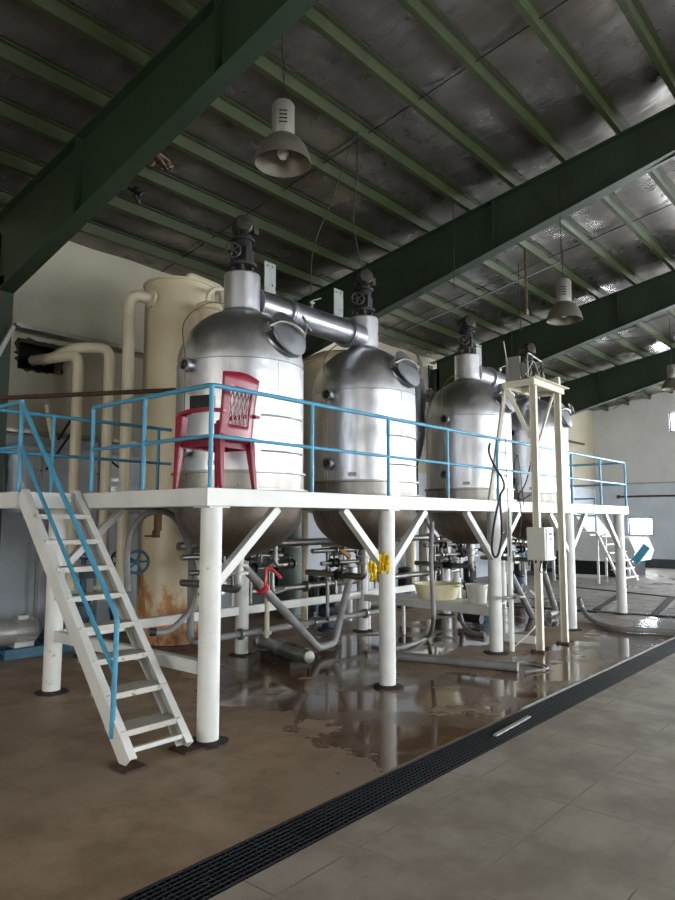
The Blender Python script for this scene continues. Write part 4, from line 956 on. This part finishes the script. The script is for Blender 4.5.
# thin capillary wire loops at tank flanks
for i, cx in enumerate(TX[:3]):
    c_ = Vector((cx, TY, 0)); d = az(172.5)
    hose([c_+az(176, .2)+Vector((0, 0, 3.86)), c_+az(176, .45)+Vector((0, 0, 3.80)), c_+az(176, .70)+Vector((0, 0, 3.55)), c_+az(178, .69)+Vector((0, 0, 3.15)), c_+az(178, .68)+Vector((0, 0, 2.3)), c_+az(178, .67)+Vector((0, 0, 2.0))], .006, 'copper', 'thin copper line down the left flank of the %s tank' % ['nearest', 'second', 'third'][i], 'capillary_line', 'wire')
tag(MB().tube(elbow([(5.5, 6.0, 3.78), (6.0, 5.9, 3.70), (6.05, 5.85, 2.0), (6.05, 5.85, 1.92)], .08), .03, 12).build('condensate_pipe', 'copper'), 'brownish pipe between the two nearest tanks dropping to the deck', 'pipe')
for z in (2.45, 2.15): tag(MB().cyl((5.7, 6.1, z), (6.35, 6.1, z), .03, 12).cyl((5.95, 6.1, z-.05), (5.95, 6.1, z+.08), .04, 10).build('cross_pipe', 'black'), 'short dark pipe crossing the gap between the two nearest tanks, %s one' % ('upper' if z > 2.3 else 'lower'), 'pipe')

# ------------------------------------------------------------------ red plastic chair
ch = thing('armchair', (3.78, 4.55, ZT), 'red plastic armchair with a latticed back on the platform corner', 'chair', rz=R(10))
ch.scale = (.97, .88, 1.0); ch.location.x -= .0
cw = parent_world(ch)
def cbuild(mb, name, bev=.006):
    mb.v = [tuple(cw @ Vector(v)) for v in mb.v]; return mb.build(name, 'red', ch, bev=bev)
# local: facing +Y, x = width; seat height .42
m_ = MB(); n = 10; vs = []; fs = []
for j in range(n+1):
    for i in range(n+1):
        u = i/n*2-1; v = j/n; wd = .235+.03*v; vs.append((u*wd, -.21+v*.45, .42+.03*u*u-.012*math.sin(v*PI)+(-.03*(v-.85)/.15 if v > .85 else 0)))
for j in range(n):
    for i in range(n): a_ = j*(n+1)+i; fs.append((a_, a_+1, a_+n+2, a_+n+1))
so = cbuild(m_.add(vs, fs), 'seat', 0); s_ = so.modifiers.new('t', 'SOLIDIFY'); s_.thickness = .012; s_.offset = -1
ap = MB(); ap.box((0, .215, .385), (.46, .012, .06)); ap.box((-.235, 0, .385), (.012, .40, .055)); ap.box((.235, 0, .385), (.012, .40, .055)); ap.box((0, -.205, .385), (.42, .012, .06)); cbuild(ap, 'apron', .002)
# backrest: frame with lattice opening
def bp_(u, v):  # u -1..1, v 0..1 height
    wdt = .225+.02*v-.012*math.sin(v*PI); 
    return Vector((u*wdt, -.215-.075*v-.035*(1-u*u)*(.6), .40+.56*v+(.025*math.cos(u*PI/2)+.0 if v > .95 else 0)))
bk_ = MB(); US = [-1, -.85, -.68, -.62, -.4, -.2, 0, .2, .4, .62, .68, .85, 1]; VS_ = [0, .1, .2, .26, .3, .4, .5, .6, .7, .8, .84, .92, 1]
vs = [bp_(u, v) for v in VS_ for u in US]; fs = []; nu = len(US)
for j in range(len(VS_)-1):
    for i in range(nu-1):
        uc = (US[i]+US[i+1])/2; vc = (VS_[j]+VS_[j+1])/2
        if abs(uc) < .62 and .26 < vc < .82: continue
        a_ = j*nu+i; fs.append((a_, a_+1, a_+nu+1, a_+nu))
bo = cbuild(bk_.add(vs, fs), 'backrest', 0); s_ = bo.modifiers.new('t', 'SOLIDIFY'); s_.thickness = .016; s_.offset = 0
la = MB()
for k in range(-5, 8):
    for sg in (1, -1):
        pts = []
        for q in range(13):
            v = .26+.56*q/12; u = sg*(-.9+k*.24+(v-.26)*.85)
            if abs(u) <= .63: pts.append(bp_(u, v))
        if len(pts) > 1:
            for p_, p2 in zip(pts[:-1], pts[1:]): la.bar(p_, p2, .009, .008, up=(0, 1, 0))
cbuild(la, 'lattice', 0)
for s_ in (-1, 1):
    lg = MB()
    def leg(top, bot, w0, w1):
        vs = []
        for c_, w_ in ((top, w0), (bot, w1)):
            c_ = Vector(c_)
            vs += [c_+Vector((-s_*.0-w_/2, -w_/2, 0)), c_+Vector((w_/2, -w_/2, 0)), c_+Vector((w_/2, w_/2, 0)), c_+Vector((-w_/2, w_/2, 0))]
        return vs, [(0, 1, 2, 3), (4, 7, 6, 5), (0, 4, 5, 1), (1, 5, 6, 2), (2, 6, 7, 3), (3, 7, 4, 0)]
    f_ = MB().add(*leg((s_*.25, .20, .62), (s_*.27, .245, 0), .085, .035)); cbuild(f_, 'front_leg', .008)
    r_ = MB().add(*leg((s_*.205, -.215, .46), (s_*.225, -.27, 0), .075, .038)); cbuild(r_, 'rear_leg', .008)
    ar = MB(); P_ = [(s_*.225, -.30, .64), (s_*.25, -.1, .66), (s_*.255, .1, .655), (s_*.252, .22, .63)]
    for p_, p2 in zip(P_[:-1], P_[1:]): ar.bar(p_, Vector(p2)+(Vector(p2)-Vector(p_)).normalized()*.01, .06, .03)
    ar.bar((s_*.252, .225, .635), (s_*.252, .225, .58), .016, .05); cbuild(ar, 'armrest', .004)

# ------------------------------------------------------------------ pendant lamps
def make_lamp(P, d, label, zr):
    t = thing('pendant_lamp', P, label, 'lamp', 'high bay pendant lamps'); r = d/2; x, y, z = P
    MB().lathe([(r, 0), (r+.006, .004), (r*.985, .04), (r*.92, .10), (r*.80, .16), (r*.62, .215), (r*.44, .25), (r*.40, .255), (r*.42, .245), (r*.60, .207), (r*.78, .153), (r*.90, .095), (r*.965, .04), (r*.985, .0)], P, n=48, cap=(False, False)).build('lamp_shade', 'lampshade', t)
    MB().lathe([(.100, .245), (.103, .26), (.103, .54), (.085, .57), (.02, .58)], P, n=32).build('ballast_housing', 'lamphouse', t)
    v_ = MB()
    fw = -(Vector((x, y, 0)).normalized())
    for k in range(4): v_.bar(Vector((x, y, z+.34+k*.035))+fw*.1015-Vector((fw.y, -fw.x, 0))*.035, Vector((x, y, z+.34+k*.035))+fw*.1015+Vector((fw.y, -fw.x, 0))*.035, .006, .012)
    v_.build('vent_slot', 'black', t)
    b_ = MB(); b_.lathe([(.03, .24), (.03, .18), (.045, .14), (.05, .09), (.03, .05), (.01, .045)], P, n=20); b_.build('bulb', 'bucket', t)
    b_ = MB(); b_.ring((x, y, z+.56), (1, 0, 0), .02, .004, 12, 6); b_.build('hook', 'wire', t)
    w_ = MB(); w_.tube(smooth_path([(x, y, z+.54), (x+.01, y, z+.9), (x-.01, y+.01, (z+zr)/2+.3), (x, y, zr)], 6), .006, 6)
    w_.tube(smooth_path([(x+.01, y, z+.54), (x+.04, y+.02, z+.75), (x-.02, y+.01, z+1.0), (x+.02, y, zr-.05)], 6), .004, 6); w_.build('suspension_wire', 'wire', t)
make_lamp((4.17, 4.18, 4.85-.03), .50, 'nearest pendant lamp, hanging from the ceiling above the nearest tank', zroof(4.18)+.02)
make_lamp((9.05, 3.60, 4.37), .47, 'pendant lamp hanging before the third roof beam, above the tower', zroof(3.6)+.02)
make_lamp((17.3, 4.34, 4.72), .47, 'tiny distant pendant lamp at the right edge under the farthest beam', zroof(4.37)+.02)
# hanging chains, straps and cords
def chain(a_, n, label, name='hanging_chain', m='wire'):
    mb = MB(); a_ = Vector(a_)
    for k in range(n):
        c_ = a_-Vector((0, 0, .045*k)); ax = (1, 0, 0) if k % 2 else (0, 1, 0); u = Vector((0, 0, 1)); w_ = Vector(ax)
        mb.tube([c_+u*.03*math.sin(t_)+w_*.014*math.cos(t_) for t_ in [2*PI*q/10 for q in range(10)]], .006, 5, closed=True)
    return tag(mb.build(name, m), label, 'chain')
zc_ = zroof(4.95)
chain((6.2, 4.95, zc_+.0), 14, 'dark hoist chain looped under a purlin above the second tank')
hose([(6.2, 4.97, zc_-.6), (6.25, 5.05, zc_-1.1), (6.6, 5.25, 5.0), (6.72, 5.3, 4.85)], .006, 'wire', 'thin cord from the hoist chain down to the second tank drive', 'cord', 'cord')
hose([(6.15, 4.95, zc_-.05), (5.95, 5.1, 5.5), (5.75, 5.25, 4.8), (5.77, 5.3, 4.25)], .006, 'wire', 'thin slanting cord from the purlin to the duct valve', 'cord', 'cord')
P = onY(525, 252, 5.0); tag(MB().bar((P.x, 5.0, zroof(5.)+.1), (P.x, 5.0, zroof(5.)-1.05), .04, .012).box((P.x, 5.0, zroof(5.)-1.1), (.08, .04, .1)).build('lifting_strap', 'brownstrap'), 'brown lifting strap hanging beyond the second beam', 'strap')
P = onY(518, 250, 5.3); hose([(P.x, 5.3, zroof(5.3)), (P.x, 5.3, 5.6), (P.x+.03, 5.3, 5.0)], .008, 'wire', 'dark cord hanging left of the brown strap', 'cord', 'cord')
P = onY(453, 225, 5.0); hose([(P.x, 5.0, zroof(5.0)), (P.x+.02, 5.0, 5.8), (P.x, 5.0, 5.0)], .007, 'wire', 'dark cord hanging in front of the second beam', 'cord', 'cord')
tag(MB().tube([onY(405, 330, 6.3), onY(560, 262, 4.65)], .016, 8).build('overhead_pipe', 'beamgreen'), 'thin grey pipe slung diagonally under the roof above the third tank', 'pipe')
for i, (x, y_) in enumerate(((163, 158), (138, 190))):
    d_ = ray(x, y_); P = EYE+d_*((5.55+SL*WY+(-.05 if i else .06)-EYE.z)/(d_.z+SL*d_.y))
    mb = MB(); random.seed(5+i)
    for k in range(5):
        q = [P+Vector((random.uniform(-.13, .13), random.uniform(-.09, .09), random.uniform(-.12, .03))) for _ in range(4)]; mb.tube(smooth_path(q, 4), .02, 6)
    tag(mb.build(['torn_insulation', 'wire_bundle'][i], ['brownstrap', 'black'][i]), ['torn brown insulation hanging from the foil above the cream vessel', 'dark bundle of wires hooked on the purlin above the cream pipes'][i], 'debris')

# ------------------------------------------------------------------ far end machinery
HB = thing('hopper', (21, 7.3, 0), 'big white slanted hopper by the far wall, seen past the last leg', 'hopper')
HY0, HY1 = 6.9, 8.6; HXa, HXb = 20.8, 22.4
def prism(vs2, y0, y1, axis='y'):
    n = len(vs2); vs = [(x, y0, z) for x, z in vs2]+[(x, y1, z) for x, z in vs2]
    return vs, [tuple(range(n)), tuple(range(n, 2*n))[::-1]]+[(k, (k+1) % n, n+(k+1) % n, n+k) for k in range(n)]
# sloped body: profile in Y-Z extruded along X
def prismx(pts, x0, x1):
    n = len(pts); vs = [(x0, y, z) for y, z in pts]+[(x1, y, z) for y, z in pts]
    return vs, [tuple(range(n)), tuple(range(n, 2*n))[::-1]]+[(k, (k+1) % n, n+(k+1) % n, n+k) for k in range(n)]
pA = onX(652, 560, 21.0); pB = onX(652, 536, 21.0); pC = onX(590, 500, 21.0); pD = onX(600, 566, 21.0)
yo = .42
MB().add(*prismx([(6.05+yo, .45), (5.95+yo, .75), (6.1+yo, 1.12), (7.2+yo, 1.18), (7.8+yo, 2.0), (8.9, 2.0), (8.9, .9), (7.6+yo, .45)], 20.6, 22.4)).build('body', 'white', HB)
MB().box((21.5, 7.75, .22), (1.5, 2.3, .43)).build('base', 'black', HB)
MB().box((20.7, 6.6, .25), (.06, .06, .5)).build('leg', 'white', HB)
bA, bB = onX(635, 562, 20.45), onX(647, 546, 20.45)
bpn = MB(); bpn.bar(bA, bB, .08, .2, up=(0, 1, .4)); bpn.build('blue_chute', 'blue', HB)
fs_ = thing('far_staircase', (19, 6.5, 0), 'small white staircase and stand beside the hopper, seen under the platform', 'stairs')
sxa = 18.3; a0 = onX(621, 574, sxa); a1 = onX(597, 533, sxa)
for dx in (0, 1.3):
    MB().bar((sxa+dx, a0.y, .03), (sxa+dx, a1.y, a1.z), .05, .10, up=(0, 1, 1)).build('stringer', 'white', fs_)
for k in range(6):
    f = (k+.6)/6; MB().box((sxa+.65, a0.y+(a1.y-a0.y)*f, .03+(a1.z-.03)*f), (1.3, .2, .03)).build('tread', 'white', fs_)
b_ = MB(); y1 = a1.y
b_.box((sxa+.3, y1+.5, a1.z), (.7, 1.0, .06)); 
for (x, y) in ((sxa, y1), (sxa+.6, y1), (sxa, y1+1.), (sxa+.6, y1+1.)): b_.box((x, y, a1.z/2), (.05, .05, a1.z))
b_.box((sxa, y1+.5, .15), (.05, 1., .05)); b_.box((sxa+.6, y1+.5, .15), (.05, 1., .05)); b_.build('stand', 'white', fs_)
b_ = MB()
for (x, y) in ((sxa, y1+.02), (sxa, y1+.98), (sxa+.6, y1+.98)): b_.cyl((x, y, a1.z), (x, y, a1.z+.9), .02, 8)
for z in (.45, .9): b_.tube([(sxa, y1+.02, a1.z+z), (sxa, y1+.98, a1.z+z), (sxa+.6, y1+.98, a1.z+z)], .02, 8)
b_.build('railing', 'blue', fs_)
tag(MB().cyl((25.5, 2.5, 2.48), (25.5, 8.4, 2.48), .035, 10).box((25.55, 8.4, 2.48), (.1, .1, .12)).build('wall_pipe', 'rust'), 'long thin dark pipe running along the far wall above the lit opening', 'pipe')
P0, P1 = onY(560, 430, 9.1), onY(600, 438, 9.1)
tag(MB().cyl((16.5, 9.0, 4.3), (24.0, 9.0, 4.3), .04, 10).box((20.0, 9.1, 4.3), (.06, .2, .1)).build('wall_pipe', 'rust'), 'thin dark pipe high on the back wall beyond the farthest tank', 'pipe')
# plastic-wrapped sheets on the back wall lower left
random.seed(3)
pl = MB(); P = onY(80, 470, 9.15); vs = []; fs = []
for i in range(21):
    for j in range(11): vs.append((4.1+i*.14, 9.17+random.uniform(-.03, .03), 1.75+j*.09))
for i in range(20):
    for j in range(10): a_ = i*11+j; fs.append((a_, a_+1, a_+12, a_+11))
m_, nt, b = newmat('plastic_film'); b.inputs['Base Color'].default_value = srgb((190, 198, 205)); b.inputs['Roughness'].default_value = .18
M['film'] = m_; pl.add(vs, fs); po = pl.build('plastic_sheet', 'film'); s_ = po.modifiers.new('t', 'SOLIDIFY'); s_.thickness = .004
tag(po, 'shiny crinkled plastic sheet on the wall behind the cream pipes', 'sheet')
# low white channel on floor
tag(MB().bar(onZ(505, 637, .05), onZ(536, 640, .05), .08, .1).build('floor_channel_bar', 'white'), 'short white steel channel lying on the floor behind the tower post', 'bar')
# white equipment frame right of third leg, behind
tf = thing('equipment_table', (16.5, 8.1, 0), 'low white steel frame of equipment behind the control box post', 'frame')
P = onY(540, 573, 7.9); b_ = MB()
for dx in (-.9, 0, .9):
    for dy in (0, .5): b_.box((P.x+dx, 7.9+dy, .3), (.06, .06, .6))
b_.box((P.x, 8.15, .62), (1.95, .6, .06)); b_.build('frame', 'white', tf)
for q in (-.6, 0, .55): MB().lathe([(.14, 0), (.14, .25), (.1, .3), (.04, .35)], (P.x+q, 8.15, .65), n=20).build('canister', 'bluemach', tf)

# ------------------------------------------------------------------ light, world, camera
W = bpy.data.worlds.new('World'); bpy.context.scene.world = W; W.use_nodes = True
bg = W.node_tree.nodes['Background']; bg.inputs[0].default_value = (.7, .8, 1, 1); bg.inputs[1].default_value = 1.0
cam = bpy.data.cameras.new('camera'); co = bpy.data.objects.new('camera', cam); C.objects.link(co)
cam.sensor_fit = 'AUTO'; cam.sensor_width = 36; cam.lens = F/900*36; cam.clip_start = .05; cam.clip_end = 200
# camera axes in world
right = Vector((CXV.x, CYV.x, CZV.x)); upw = Vector((CXV.y, CYV.y, CZV.y)); fwd = Vector((CXV.z, CYV.z, CZV.z))
co.matrix_world = Matrix((right, upw, -fwd)).transposed().to_4x4(); co.location = EYE
sc = bpy.context.scene; sc.camera = co
sc.view_settings.view_transform = 'Standard'; sc.view_settings.look = 'None'; sc.view_settings.gamma = 1; sc.view_settings.use_curve_mapping = False
sc.view_settings.exposure = -0.28
